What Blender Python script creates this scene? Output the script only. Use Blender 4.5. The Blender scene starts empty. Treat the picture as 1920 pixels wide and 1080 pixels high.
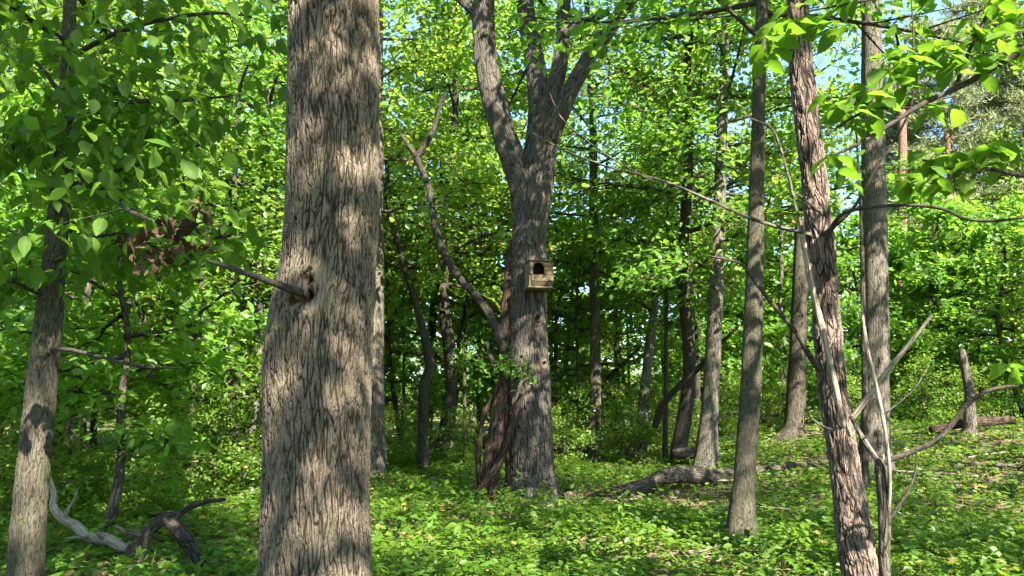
import bpy, math, random
import numpy as np
from mathutils import Vector, Matrix

# ------------------------------------------------------------------ camera, sky, sun, exposure
scene = bpy.context.scene
C = scene.collection
W_PX, H_PX, FPX = 1920.0, 1080.0, 1390.0
PITCH = math.radians(9.2)
CAM_Z = 1.62
cam_data = bpy.data.cameras.new('camera')
cam_data.sensor_width = 36.0
cam_data.lens = 36.0 * FPX / W_PX
cam_data.clip_start = 0.05
cam_data.clip_end = 1500
cam = bpy.data.objects.new('camera', cam_data)
cam.location = (0, 0, CAM_Z)
cam.rotation_euler = (math.pi / 2 + PITCH, 0, 0)
C.objects.link(cam)
scene.camera = cam

SUN_EL = math.radians(41)
SUN_AZ = math.radians(28)            # behind the camera, this far round to its right
S = Vector((math.sin(SUN_AZ) * math.cos(SUN_EL), -math.cos(SUN_AZ) * math.cos(SUN_EL), math.sin(SUN_EL)))
world = bpy.data.worlds.new('World')
scene.world = world
world.use_nodes = True
wn = world.node_tree
sky = wn.nodes.new('ShaderNodeTexSky')
sky.sky_type = 'NISHITA'
sky.sun_disc = False
sky.ozone_density = 4.0
sky.dust_density = 0.4
sky.sun_elevation = SUN_EL
sky.sun_rotation = math.atan2(S.x, S.y)
bg = wn.nodes['Background']
bg.inputs['Strength'].default_value = 0.08
wn.links.new(sky.outputs['Color'], bg.inputs['Color'])
sun_data = bpy.data.lights.new('sun', 'SUN')
sun_data.energy = 5.0
sun_data.angle = math.radians(0.53)
sun_data.color = (1.0, 0.94, 0.84)
sun = bpy.data.objects.new('sun', sun_data)
sun.rotation_euler = (-S).to_track_quat('-Z', 'Y').to_euler()
sun.location = (10, -20, 30)
C.objects.link(sun)

vs = scene.view_settings
vs.view_transform = 'Standard'
vs.look = 'None'
vs.gamma = 1.0
vs.use_curve_mapping = False
vs.exposure = 2.85
cy = scene.cycles
cy.use_adaptive_sampling = True
cy.adaptive_threshold = 0.03
cy.max_bounces = 9
cy.diffuse_bounces = 8
cy.glossy_bounces = 2
cy.transmission_bounces = 5
cy.transparent_max_bounces = 4
cy.sample_clamp_indirect = 6.0
cy.caustics_reflective = False
cy.caustics_refractive = False
cy.use_denoising = True
try:
    cy.denoiser = 'OPENIMAGEDENOISE'
    cy.denoising_input_passes = 'RGB_ALBEDO_NORMAL'
    cy.denoising_prefilter = 'ACCURATE'
except Exception:
    pass

# ------------------------------------------------------------------ helpers
rng = np.random.default_rng(7)
random.seed(7)


def hash3(ix, iy, iz):
    h = (ix.astype(np.int64) * 374761393 + iy.astype(np.int64) * 668265263 + iz.astype(np.int64) * 2147483647) & 0x7fffffff
    h = ((h ^ (h >> 13)) * 1274126177) & 0x7fffffff
    h = ((h ^ (h >> 16)) * 1911520717) & 0x7fffffff
    return (h & 0xffff) / 65535.0


def vnoise(p):
    """value noise in [-1, 1] of an (N, 3) array"""
    p = np.asarray(p, float)
    i = np.floor(p).astype(int)
    f = p - i
    u = f * f * (3 - 2 * f)
    r = np.zeros(len(p))
    for dx in (0, 1):
        for dy in (0, 1):
            for dz in (0, 1):
                w = (u[:, 0] if dx else 1 - u[:, 0]) * (u[:, 1] if dy else 1 - u[:, 1]) * (u[:, 2] if dz else 1 - u[:, 2])
                r += w * hash3(i[:, 0] + dx, i[:, 1] + dy, i[:, 2] + dz)
    return r * 2 - 1


def ground_z(x, y):
    x = np.atleast_1d(np.asarray(x, float)); y = np.atleast_1d(np.asarray(y, float))
    p = np.stack([x, y, np.zeros_like(x)], 1)
    z = 0.10 * vnoise(p * 0.16 + 11.3) + 0.045 * vnoise(p * 0.55 + 3.1)
    z += 0.02 * vnoise(p * 1.7 + 5.7)
    d = np.hypot(x, y)
    z *= np.clip((d - 0.5) / 4, 0, 1)
    z += 1.05 * np.clip((x - 3.5) / 9, 0, 1) * np.clip((y - 9) / 12, 0, 1)
    z += 5.0 * np.clip((d - 58) / 40, 0, 1) ** 1.5
    return z


def gz(x, y):
    return float(ground_z(x, y)[0])


FWD = np.array([0, math.cos(PITCH), math.sin(PITCH)])
UP = np.array([0, -math.sin(PITCH), math.cos(PITCH)])


def at(px, py, Y):
    """point of the place seen at a photo pixel, at the distance Y along the view"""
    d = np.array([1.0, 0, 0]) * (px - 960) / FPX + UP * (540 - py) / FPX + FWD
    return np.array([0, 0, CAM_Z]) + d * (Y / d[1])


def cdepth(p):
    return float((p[1]) * FWD[1] + (p[2] - CAM_Z) * FWD[2])


def ground_hit(px, py):
    Y = 3.0
    while Y < 90:
        p = at(px, py, Y)
        if p[2] <= gz(p[0], p[1]):
            return Y
        Y += 0.05
    return 90.0


def px_path(pts, Y, Y2=None):
    """(px, py, width px) list -> world points and radii; the distance may drift from Y to Y2"""
    P, R = [], []
    n = len(pts)
    for k, q in enumerate(pts):
        yy = Y if Y2 is None else Y + (Y2 - Y) * k / max(1, n - 1)
        if len(q) > 3:
            yy = q[3]
        p = at(q[0], q[1], yy)
        P.append(p); R.append(q[2] * 0.5 / FPX * cdepth(p))
    return np.array(P), np.array(R)


def resample(P, R, n):
    """Catmull-Rom through the points, n samples evenly along the length"""
    P = np.asarray(P, float); R = np.asarray(R, float)
    Q = np.vstack([2 * P[0] - P[1], P, 2 * P[-1] - P[-2]])
    RR = np.concatenate([[R[0]], R, [R[-1]]])
    out, rad = [], []
    for i in range(1, len(Q) - 2):
        t = np.linspace(0, 1, 24, endpoint=(i == len(Q) - 3))[:, None]
        a, b, c, d = Q[i - 1], Q[i], Q[i + 1], Q[i + 2]
        out.append(0.5 * ((2 * b) + (-a + c) * t + (2 * a - 5 * b + 4 * c - d) * t ** 2 + (-a + 3 * b - 3 * c + d) * t ** 3))
        rad.append(RR[i] + (RR[i + 1] - RR[i]) * t[:, 0])
    out = np.vstack(out); rad = np.concatenate(rad)
    s = np.concatenate([[0], np.cumsum(np.linalg.norm(np.diff(out, axis=0), axis=1))])
    u = np.linspace(0, s[-1], n) if np.isscalar(n) else np.asarray(n) * s[-1]
    return np.stack([np.interp(u, s, out[:, k]) for k in range(3)], 1), np.interp(u, s, rad), u


def tube(P, R, nside=12, nrow=24, lump=0.06, seed=0, even=True, rows=None, taper_tip=True, lumpscale=None):
    """swept, lumpy, tapering stem -> verts, faces, bark coordinates (around and along the stem)"""
    pts, rad, s = resample(P, R, rows if rows is not None else nrow)
    n = len(pts)
    T = np.gradient(pts, axis=0)
    T /= np.linalg.norm(T, axis=1)[:, None] + 1e-9
    N = np.zeros_like(T)
    ref = np.array([1.0, 0.13, 0.0]) if abs(T[0][0]) < 0.8 else np.array([0.0, 0.1, 1.0])
    v = ref - T[0] * ref.dot(T[0]); N[0] = v / np.linalg.norm(v)
    for i in range(1, n):
        v = N[i - 1] - T[i] * N[i - 1].dot(T[i]); N[i] = v / (np.linalg.norm(v) + 1e-9)
    B = np.cross(T, N)
    a = np.linspace(0, 2 * math.pi, nside, endpoint=False)
    ca, sa = np.cos(a), np.sin(a)
    rm = max(float(rad.mean()), 1e-3)
    ls = lumpscale or 0.9 / rm * 0.35
    bark = np.stack([np.outer(rad, ca), np.outer(rad, sa), np.repeat(s[:, None], nside, 1)], 2).reshape(-1, 3)
    k = np.stack([np.tile(ca * rm, n), np.tile(sa * rm, n), np.repeat(s, nside)], 1)
    m = 1 + lump * vnoise(k * np.array([ls, ls, ls * 0.45]) + seed * 17.7) + lump * 0.5 * vnoise(k * np.array([ls, ls, ls * 0.7]) * 2.3 + seed * 5.1)
    rr = np.repeat(rad, nside) * m
    V = np.repeat(pts, nside, 0) + np.repeat(N, nside, 0) * (np.tile(ca, n) * rr)[:, None] + np.repeat(B, nside, 0) * (np.tile(sa, n) * rr)[:, None]
    i = np.arange(n - 1)[:, None] * nside; j = np.arange(nside)[None]
    j2 = (j + 1) % nside
    F = np.stack([i + j, i + j2, i + nside + j2, i + nside + j], 2).reshape(-1, 4)
    # end caps
    c0, c1 = len(V), len(V) + 1
    tip = pts[-1] + T[-1] * rad[-1] * (0.6 if taper_tip else 0.05)
    V = np.vstack([V, pts[0] - T[0] * rad[0] * 0.3, tip])
    bark = np.vstack([bark, [0, 0, 0], [0, 0, s[-1]]])
    jj = np.arange(nside); kk = (jj + 1) % nside
    tri = np.vstack([np.stack([kk, jj, np.full(nside, c0)], 1), np.stack([(n - 1) * nside + jj, (n - 1) * nside + kk, np.full(nside, c1)], 1)])
    return V, F, tri, bark


def mesh_from(name, V, quads, tris, mat, attrs=None, smooth=True):
    me = bpy.data.meshes.new(name)
    V = np.asarray(V, np.float32)
    nq, nt = (0 if quads is None else len(quads)), (0 if tris is None else len(tris))
    me.vertices.add(len(V)); me.vertices.foreach_set('co', V.ravel())
    idx = np.concatenate([np.asarray(quads).ravel() if nq else np.zeros(0, int), np.asarray(tris).ravel() if nt else np.zeros(0, int)]).astype(np.int32)
    me.loops.add(len(idx)); me.loops.foreach_set('vertex_index', idx)
    me.polygons.add(nq + nt)
    st = np.concatenate([np.arange(nq) * 4, nq * 4 + np.arange(nt) * 3]).astype(np.int32)
    me.polygons.foreach_set('loop_start', st)
    me.polygons.foreach_set('use_smooth', np.full(nq + nt, smooth))
    for an, arr in (attrs or {}).items():
        arr = np.asarray(arr, np.float32)
        if arr.ndim == 2:
            A = me.attributes.new(an, 'FLOAT_VECTOR', 'POINT'); A.data.foreach_set('vector', arr.ravel())
        else:
            A = me.attributes.new(an, 'FLOAT', 'POINT'); A.data.foreach_set('value', arr)
    me.update(calc_edges=True)
    me.validate()
    if mat is not None:
        me.materials.append(mat)
    return me


def obj(name, me, parent=None, loc=(0, 0, 0), kind=None):
    o = bpy.data.objects.new(name, me); C.objects.link(o)
    o.location = loc
    if parent is not None:
        o.parent = parent
    if kind:
        o['kind'] = kind
    return o


def tag(o, label, cat, group=None):
    o['label'] = label; o['category'] = cat
    if group:
        o['group'] = group
    return o


def thing(name, label, cat, loc=(0, 0, 0), group=None):
    o = bpy.data.objects.new(name, None); C.objects.link(o)
    o.empty_display_size = 0.2
    o.location = loc
    return tag(o, label, cat, group)


def stem(name, P, R, mat, root=None, nside=12, nrow=24, lump=0.06, seed=0, rows=None, taper_tip=True, origin=None, extra=None, parent=None):
    """one stem as one mesh object; points are in the world, stored relative to its thing's base"""
    V, F, T, bark = tube(P, R, nside, nrow, lump, seed, rows=rows, taper_tip=taper_tip)
    at_ = {'bark': bark}
    if extra is not None:
        V, more = extra(V, bark, nside)
        at_.update(more)
    o0 = np.array(origin if origin is not None else (root.location if root is not None else (0, 0, 0)))
    me = mesh_from(name, V - o0, F, T, mat, at_)
    return obj(name, me, parent or root, (0, 0, 0) if root is not None or parent is not None else tuple(o0))


# ------------------------------------------------------------------ materials
def nodes_of(name):
    m = bpy.data.materials.new(name); m.use_nodes = True
    nt = m.node_tree
    for n in list(nt.nodes):
        nt.nodes.remove(n)
    out = nt.nodes.new('ShaderNodeOutputMaterial')
    return m, nt, out


def N(nt, kind, **kw):
    n = nt.nodes.new(kind)
    for k, v in kw.items():
        setattr(n, k, v)
    return n


def ramp(nt, src, stops, interp='LINEAR'):
    r = N(nt, 'ShaderNodeValToRGB')
    r.color_ramp.interpolation = interp
    e = r.color_ramp.elements
    while len(e) < len(stops):
        e.new(0.5)
    for k, (p, c) in enumerate(stops):
        e[k].position = p
        e[k].color = (c, c, c, 1) if np.isscalar(c) else (*c, 1)
    nt.links.new(src, r.inputs[0])
    return r.outputs['Color']


def mixc(nt, fac, a, b, blend='MIX'):
    m = N(nt, 'ShaderNodeMix', data_type='RGBA', blend_type=blend)
    for sock, v in ((m.inputs[0], fac), (m.inputs[6], a), (m.inputs[7], b)):
        if isinstance(v, (int, float)):
            sock.default_value = v
        elif isinstance(v, tuple):
            sock.default_value = (*v, 1)
        else:
            nt.links.new(v, sock)
    return m.outputs[2]


def math_(nt, op, a, b=None, clamp=False):
    m = N(nt, 'ShaderNodeMath', operation=op, use_clamp=clamp)
    for sock, v in ((m.inputs[0], a), (m.inputs[1], b)):
        if v is None:
            continue
        if isinstance(v, (int, float)):
            sock.default_value = v
        else:
            nt.links.new(v, sock)
    return m.outputs[0]


def noise(nt, vec, scale, detail=3, rough=0.55):
    n = N(nt, 'ShaderNodeTexNoise')
    n.inputs['Scale'].default_value = scale
    n.inputs['Detail'].default_value = detail
    n.inputs['Roughness'].default_value = rough
    if vec is not None:
        nt.links.new(vec, n.inputs['Vector'])
    return n


def bark_material(name, ridge, furrow, pale, scale=28, stretch=0.14, depth=0.012, wear=0.35, moss=0.15, true_disp=False, width=0.30,
                  scar=False, warp=0.5, mosscol=(0.10, 0.13, 0.045)):
    """long rounded ridges parted by branching furrows: the folds of a noise drawn out along the stem"""
    m, nt, out = nodes_of(name)
    L = nt.links.new
    a = N(nt, 'ShaderNodeAttribute', attribute_name='bark')

    def drawn(sc_, st_, detail=1.0, rough=0.5, dist=0.0, off=0.0):
        mp = N(nt, 'ShaderNodeMapping')
        mp.inputs['Scale'].default_value = (sc_, sc_, sc_ * st_)
        mp.inputs['Location'].default_value = (off, off * 0.7, off * 1.3)
        L(a.outputs['Vector'], mp.inputs['Vector'])
        n = noise(nt, mp.outputs[0], 1.0, detail, rough)
        n.inputs['Distortion'].default_value = dist
        return n.outputs['Fac']

    def fold(f, k):
        return math_(nt, 'MULTIPLY', math_(nt, 'ABSOLUTE', math_(nt, 'SUBTRACT', f, 0.5)), k, True)
    f1 = fold(drawn(scale, stretch, 0.6, 0.5, warp), 7.0)
    f2 = fold(drawn(scale * 1.9, stretch * 1.25, 0.5, 0.5, warp, 9.1), 6.0)
    fine = drawn(scale * 3.6, stretch * 3.4, 4, 0.65, 0.3, 4.4)
    grain = drawn(scale * 9, 0.5, 3, 0.6, 0, 2.2)
    r1 = ramp(nt, f1, [(0.0, 0.0), (width * 0.5, 0.42), (width * 1.3, 0.85), (1.0, 1.0)])
    r2 = ramp(nt, f2, [(0.0, 0.0), (width, 0.7), (1.0, 1.0)])
    fo = N(nt, 'ShaderNodeSeparateColor'); L(r1, fo.inputs[0]); r1 = fo.outputs[0]
    fo = N(nt, 'ShaderNodeSeparateColor'); L(r2, fo.inputs[0]); r2 = fo.outputs[0]
    h0 = math_(nt, 'MULTIPLY', r1, math_(nt, 'ADD', math_(nt, 'MULTIPLY', r2, 0.55), 0.45))
    h = math_(nt, 'ADD', math_(nt, 'MULTIPLY', h0, 0.8), math_(nt, 'MULTIPLY', fine, 0.45))
    h = math_(nt, 'ADD', h, math_(nt, 'MULTIPLY', grain, 0.10))
    big = noise(nt, a.outputs['Vector'], 2.6, 4, 0.6)
    big2 = noise(nt, a.outputs['Vector'], 6.0, 4, 0.65)
    col = mixc(nt, ramp(nt, h, [(0.22, 0.0), (0.5, 0.42), (0.8, 1.0)]), furrow, ridge)
    col = mixc(nt, math_(nt, 'MULTIPLY', ramp(nt, h, [(0.62, 0.0), (1.0, 1.0)]), 0.75), col, pale)
    col = mixc(nt, math_(nt, 'MULTIPLY', ramp(nt, big.outputs['Fac'], [(0.45, 0.0), (0.68, 1.0)]), math_(nt, 'MULTIPLY', h0, wear)), col, pale)
    col = mixc(nt, math_(nt, 'MULTIPLY', ramp(nt, big2.outputs['Fac'], [(0.46, 0.0), (0.66, 1.0)]), moss), col, mosscol)
    col = mixc(nt, math_(nt, 'MULTIPLY', ramp(nt, grain, [(0.35, 1.0), (0.6, 0.0)]), 0.45), col, tuple(c * 1.3 for c in furrow))
    hh = h
    if scar:
        sa = N(nt, 'ShaderNodeAttribute', attribute_name='scar')
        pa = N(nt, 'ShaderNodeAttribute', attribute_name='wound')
        sn = math_(nt, 'MULTIPLY', sa.outputs['Fac'], math_(nt, 'ADD', math_(nt, 'MULTIPLY', fine, 0.6), 0.5), True)
        col = mixc(nt, sn, col, (0.25, 0.20, 0.125))
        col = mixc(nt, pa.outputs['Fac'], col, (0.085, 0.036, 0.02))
        hh = math_(nt, 'MULTIPLY', h, math_(nt, 'SUBTRACT', 1.0, math_(nt, 'MULTIPLY', sa.outputs['Fac'], 0.35)))
    b = N(nt, 'ShaderNodeBsdfPrincipled')
    L(col, b.inputs['Base Color'])
    b.inputs['Roughness'].default_value = 0.9
    b.inputs['Specular IOR Level'].default_value = 0.15
    if true_disp:
        d = N(nt, 'ShaderNodeDisplacement')
        d.inputs['Midlevel'].default_value = 0.8
        d.inputs['Scale'].default_value = depth
        L(hh, d.inputs['Height']); L(d.outputs[0], out.inputs['Displacement'])
        m.displacement_method = 'BOTH'
    else:
        bu = N(nt, 'ShaderNodeBump')
        bu.inputs['Strength'].default_value = 1.0
        bu.inputs['Distance'].default_value = depth
        L(hh, bu.inputs['Height']); L(bu.outputs[0], b.inputs['Normal'])
    L(b.outputs[0], out.inputs['Surface'])
    return m


def leaf_material(name, dark, light, trans, gloss=0.05, tr=0.5, rough=0.45, dry=None, veins=False):
    """sheet of leaf: diffuse, light passing through, faint wax gloss; tint is per leaf, hue also per tree"""
    m, nt, out = nodes_of(name)
    L = nt.links.new
    a = N(nt, 'ShaderNodeAttribute', attribute_name='tint')
    oi = N(nt, 'ShaderNodeObjectInfo')
    f = math_(nt, 'ADD', math_(nt, 'MULTIPLY', a.outputs['Fac'], 0.6), math_(nt, 'MULTIPLY', oi.outputs['Random'], 0.4))
    col = mixc(nt, f, dark, light)
    tcol = mixc(nt, f, tuple(c * 0.7 for c in trans), trans)
    if dry is not None:
        k = math_(nt, 'GREATER_THAN', a.outputs['Fac'], 0.965)
        col = mixc(nt, k, col, dry); tcol = mixc(nt, k, tcol, dry)
    d = N(nt, 'ShaderNodeBsdfDiffuse')
    t = N(nt, 'ShaderNodeBsdfTranslucent')
    if veins:
        u = N(nt, 'ShaderNodeAttribute', attribute_name='blade')
        sp_ = N(nt, 'ShaderNodeSeparateXYZ'); L(u.outputs['Vector'], sp_.inputs[0])
        ay = math_(nt, 'ABSOLUTE', sp_.outputs[1])
        w = math_(nt, 'FRACT', math_(nt, 'MULTIPLY', math_(nt, 'SUBTRACT', sp_.outputs[0], math_(nt, 'MULTIPLY', ay, 0.9)), 9.0))
        side = math_(nt, 'LESS_THAN', w, 0.13)
        midrib = math_(nt, 'LESS_THAN', ay, 0.014)
        v = math_(nt, 'MAXIMUM', side, midrib)
        blotch = noise(nt, u.outputs['Vector'], 3.0, 3)
        col = mixc(nt, math_(nt, 'MULTIPLY', v, 0.45), col, (0.17, 0.24, 0.06))
        col = mixc(nt, math_(nt, 'MULTIPLY', ramp(nt, blotch.outputs['Fac'], [(0.6, 0.0), (0.75, 1.0)]), 0.35), col, (0.10, 0.085, 0.02))
        tcol = mixc(nt, math_(nt, 'MULTIPLY', v, 0.5), tcol, tuple(c * 0.45 for c in trans))
        bu = N(nt, 'ShaderNodeBump'); bu.inputs['Distance'].default_value = 0.004; bu.inputs['Strength'].default_value = 0.6
        L(w, bu.inputs['Height']); L(bu.outputs[0], d.inputs['Normal'])
    L(col, d.inputs['Color']); L(tcol, t.inputs['Color'])
    m1 = N(nt, 'ShaderNodeMixShader'); m1.inputs[0].default_value = tr
    L(d.outputs[0], m1.inputs[1]); L(t.outputs[0], m1.inputs[2])
    last = m1
    if gloss > 0:
        g = N(nt, 'ShaderNodeBsdfGlossy'); g.inputs['Roughness'].default_value = rough
        g.inputs['Color'].default_value = (0.9, 0.95, 0.9, 1)
        m2 = N(nt, 'ShaderNodeMixShader'); m2.inputs[0].default_value = gloss
        L(m1.outputs[0], m2.inputs[1]); L(g.outputs[0], m2.inputs[2])
        last = m2
    L(last.outputs[0], out.inputs['Surface'])
    return m


def wood_material(name, a, b, scale=30, axis=0, rough=0.8):
    m, nt, out = nodes_of(name)
    L = nt.links.new
    tc = N(nt, 'ShaderNodeTexCoord')
    oi = N(nt, 'ShaderNodeObjectInfo')
    mp = N(nt, 'ShaderNodeMapping')
    s = [scale] * 3; s[axis] = scale * 0.08
    mp.inputs['Scale'].default_value = s
    L(tc.outputs['Object'], mp.inputs['Vector'])
    n = noise(nt, mp.outputs[0], 1.0, 5, 0.6)
    st = noise(nt, tc.outputs['Object'], 7.0, 4, 0.6)
    col = mixc(nt, ramp(nt, n.outputs['Fac'], [(0.3, 0.0), (0.7, 1.0)]), a, b)
    col = mixc(nt, math_(nt, 'MULTIPLY', ramp(nt, st.outputs['Fac'], [(0.45, 0.0), (0.7, 1.0)]), 0.5), col, tuple(c * 0.45 for c in a))
    col = mixc(nt, math_(nt, 'MULTIPLY', oi.outputs['Random'], 0.35), col, b)
    p = N(nt, 'ShaderNodeBsdfPrincipled'); L(col, p.inputs['Base Color'])
    p.inputs['Roughness'].default_value = rough
    p.inputs['Specular IOR Level'].default_value = 0.2
    bu = N(nt, 'ShaderNodeBump'); bu.inputs['Distance'].default_value = 0.004; bu.inputs['Strength'].default_value = 0.8
    L(n.outputs['Fac'], bu.inputs['Height']); L(bu.outputs[0], p.inputs['Normal'])
    L(p.outputs[0], out.inputs['Surface'])
    return m


M = {}
M['oak'] = bark_material('oak_bark', (0.112, 0.086, 0.060), (0.011, 0.008, 0.006), (0.205, 0.16, 0.113), 41, 0.15, 0.022, 0.35, 0.4, True, 0.38, scar=True, mosscol=(0.085, 0.092, 0.048))
M['grey'] = bark_material('grey_furrowed_bark', (0.078, 0.064, 0.051), (0.009, 0.007, 0.0055), (0.13, 0.11, 0.09), 22, 0.13, 0.034, 0.3, 0.25, True, scar=True, mosscol=(0.06, 0.072, 0.034))
M['cherry'] = bark_material('reddish_flaky_bark', (0.078, 0.052, 0.040), (0.011, 0.008, 0.006), (0.22, 0.165, 0.13), 21, 0.20, 0.026, 1.0, 0.2, True, 0.45, warp=0.9, mosscol=(0.05, 0.046, 0.02))
M['mossy'] = bark_material('mossy_grey_bark', (0.060, 0.051, 0.035), (0.011, 0.0095, 0.0065), (0.11, 0.094, 0.066), 46, 0.2, 0.008, 0.5, 0.55, True, 0.3, mosscol=(0.048, 0.058, 0.022))
M['plain'] = bark_material('plain_bark', (0.056, 0.044, 0.032), (0.010, 0.008, 0.006), (0.11, 0.09, 0.068), 22, 0.16, 0.02, 0.5, 0.35, False, mosscol=(0.06, 0.072, 0.03))
M['pale'] = bark_material('pale_bark', (0.080, 0.067, 0.051), (0.015, 0.012, 0.009), (0.16, 0.138, 0.108), 22, 0.18, 0.018, 0.6, 0.3, False, mosscol=(0.07, 0.08, 0.035))
M['dark'] = bark_material('dark_bark', (0.042, 0.033, 0.026), (0.009, 0.007, 0.006), (0.08, 0.064, 0.05), 24, 0.2, 0.018, 0.35, 0.25, False, mosscol=(0.04, 0.048, 0.02))
M['twig'] = bark_material('thin_dark_bark', (0.04, 0.032, 0.025), (0.015, 0.012, 0.009), (0.075, 0.06, 0.048), 50, 0.3, 0.004, 0.4, 0.25, False, mosscol=(0.045, 0.05, 0.022))
M['dead'] = bark_material('bare_dead_wood', (0.27, 0.215, 0.15), (0.08, 0.06, 0.042), (0.38, 0.32, 0.24), 60, 0.06, 0.006, 0.5, 0.2, False, mosscol=(0.10, 0.10, 0.06))
M['rot'] = bark_material('rotten_red_brown_wood', (0.058, 0.034, 0.023), (0.008, 0.005, 0.004), (0.13, 0.082, 0.056), 26, 0.07, 0.03, 0.4, 0.2, False, 0.5)
M['pine'] = bark_material('pine_bark', (0.15, 0.082, 0.05), (0.035, 0.023, 0.017), (0.22, 0.135, 0.085), 16, 0.4, 0.02, 0.4, 0.0, False)
M['leaf'] = leaf_material('maple_leaf', (0.040, 0.104, 0.013), (0.11, 0.205, 0.026), (0.28, 0.54, 0.036), gloss=0.02)
M['leaf2'] = leaf_material('sunlit_tone_leaf', (0.070, 0.148, 0.016), (0.155, 0.245, 0.032), (0.36, 0.57, 0.045), gloss=0.02, dry=(0.20, 0.15, 0.03))  # lighter, yellower leaf copy with sunlit brightness put into its colour
M['bigleaf'] = leaf_material('broad_leaf', (0.036, 0.092, 0.010), (0.088, 0.165, 0.016), (0.21, 0.42, 0.022), gloss=0.008, rough=0.5, veins=True)
M['herb'] = leaf_material('herb_leaf', (0.042, 0.118, 0.014), (0.14, 0.225, 0.022), (0.25, 0.42, 0.026), gloss=0.02, dry=(0.24, 0.21, 0.05))
M['grass'] = leaf_material('grass_blade', (0.07, 0.13, 0.02), (0.20, 0.25, 0.06), (0.28, 0.38, 0.05), gloss=0)
M['needle'] = leaf_material('pine_needle', (0.18, 0.22, 0.10), (0.30, 0.32, 0.16), (0.32, 0.38, 0.15), tr=0.4, gloss=0)
M['dryleaf'] = leaf_material('withered_leaf', (0.035, 0.023, 0.015), (0.12, 0.08, 0.05), (0.08, 0.045, 0.022), tr=0.2, gloss=0)
M['litter'] = leaf_material('litter_leaf', (0.07, 0.045, 0.027), (0.24, 0.175, 0.115), (0.10, 0.065, 0.035), tr=0.15, gloss=0)
M['box'] = wood_material('weathered_box_board', (0.11, 0.075, 0.04), (0.23, 0.17, 0.098), 40, 0)
M['boxbrown'] = wood_material('brown_box_board', (0.16, 0.085, 0.038), (0.30, 0.175, 0.085), 40, 0)
M['boxdark'] = wood_material('dark_box_board', (0.045, 0.03, 0.02), (0.09, 0.065, 0.045), 40, 2)


def ground_material():
    m, nt, out = nodes_of('forest_floor_soil')
    L = nt.links.new
    tc = N(nt, 'ShaderNodeTexCoord')
    a = noise(nt, tc.outputs['Object'], 0.45, 5, 0.6)
    b = noise(nt, tc.outputs['Object'], 5.0, 6, 0.7)
    v = N(nt, 'ShaderNodeTexVoronoi'); v.inputs['Scale'].default_value = 16; L(tc.outputs['Object'], v.inputs['Vector'])
    sep = N(nt, 'ShaderNodeSeparateColor'); L(v.outputs['Color'], sep.inputs[0])
    col = mixc(nt, b.outputs['Fac'], (0.045, 0.03, 0.018), (0.15, 0.105, 0.066))
    col = mixc(nt, math_(nt, 'MULTIPLY', sep.outputs[0], 0.5), col, (0.24, 0.175, 0.115))
    col = mixc(nt, ramp(nt, a.outputs['Fac'], [(0.35, 0.0), (0.6, 0.85)]), col, (0.045, 0.085, 0.02))
    p = N(nt, 'ShaderNodeBsdfDiffuse'); L(col, p.inputs['Color'])
    bu = N(nt, 'ShaderNodeBump'); bu.inputs['Distance'].default_value = 0.05; bu.inputs['Strength'].default_value = 0.7
    L(b.outputs['Fac'], bu.inputs['Height']); L(bu.outputs[0], p.inputs['Normal'])
    L(p.outputs[0], out.inputs['Surface'])
    return m


# ------------------------------------------------------------------ leaves
def leaf_template(kind='oval'):
    """midrib along +x from 0 to 1, surface normal +z; quads folded about the midrib"""
    if kind == 'oval':
        v = np.array([[0, 0, 0], [0.33, -0.30, 0.06], [0.75, -0.22, 0.04], [1, 0, -0.06], [0.75, 0.22, 0.04], [0.33, 0.30, 0.06]])
        return v, np.array([[0, 1, 2, 3], [0, 3, 4, 5]])
    if kind == 'maple':
        v = np.array([[0, 0, 0], [0.10, -0.42, 0.05], [0.52, -0.16, 0.02], [0.55, -0.55, 0.03], [1, 0, -0.08], [0.55, 0.55, 0.03], [0.52, 0.16, 0.02], [0.10, 0.42, 0.05]])
        return v, np.array([[0, 1, 3, 2], [0, 2, 4, 6], [0, 6, 5, 7]])
    if kind == 'blade':
        xs = [0, 0.14, 0.36, 0.60, 0.82, 1.0]; ws = [0, 0.16, 0.26, 0.24, 0.12, 0]
        v = [[0, 0, 0]]
        for sg in (-1, 1):
            v += [[x, sg * w, 0.22 * w - 0.16 * x * x] for x, w in zip(xs[1:5], ws[1:5])]
        v += [[x, 0, -0.16 * x * x] for x in xs[1:]]
        f = []
        for sg, o in ((-1, 1), (1, 5)):
            f.append([0, o, 9, 0] if False else ([0, o, o + 1, 10] if sg < 0 else [0, 10, o + 1, o]))
            f.append([10, o + 1, o + 2, 11] if sg < 0 else [10, 11, o + 2, o + 1])
            f.append([11, o + 2, o + 3, 13] if sg < 0 else [11, 13, o + 3, o + 2])
        return np.array(v), np.array(f)
    if kind == 'grass':
        v = np.array([[0, -0.018, 0], [0.5, -0.016, 0.10], [1, 0, -0.12], [0.5, 0.016, 0.10], [0, 0.018, 0]])
        return v, np.array([[0, 1, 3, 4], [1, 2, 3, 3]])[:1]
    if kind == 'needle':
        v = np.array([[0, -0.045, 0], [1, 0, 0], [0, 0.045, 0], [0.25, 0.0, 0.16]])
        return v, np.array([[0, 1, 2, 3]])


def unit(v):
    return v / (np.linalg.norm(v, axis=1)[:, None] + 1e-9)


def leaves(pos, mid, nor, size, kind='oval'):
    tv, tf = leaf_template(kind)
    x = unit(mid); z = unit(nor - x * (nor * x).sum(1)[:, None]); y = np.cross(z, x)
    k = len(tv)
    V = pos[:, None] + size[:, None, None] * (tv[None, :, 0:1] * x[:, None] + tv[None, :, 1:2] * y[:, None] + tv[None, :, 2:3] * z[:, None])
    F = tf[None] + (np.arange(len(pos)) * k)[:, None, None]
    return V.reshape(-1, 3), F.reshape(-1, 4), k


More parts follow.
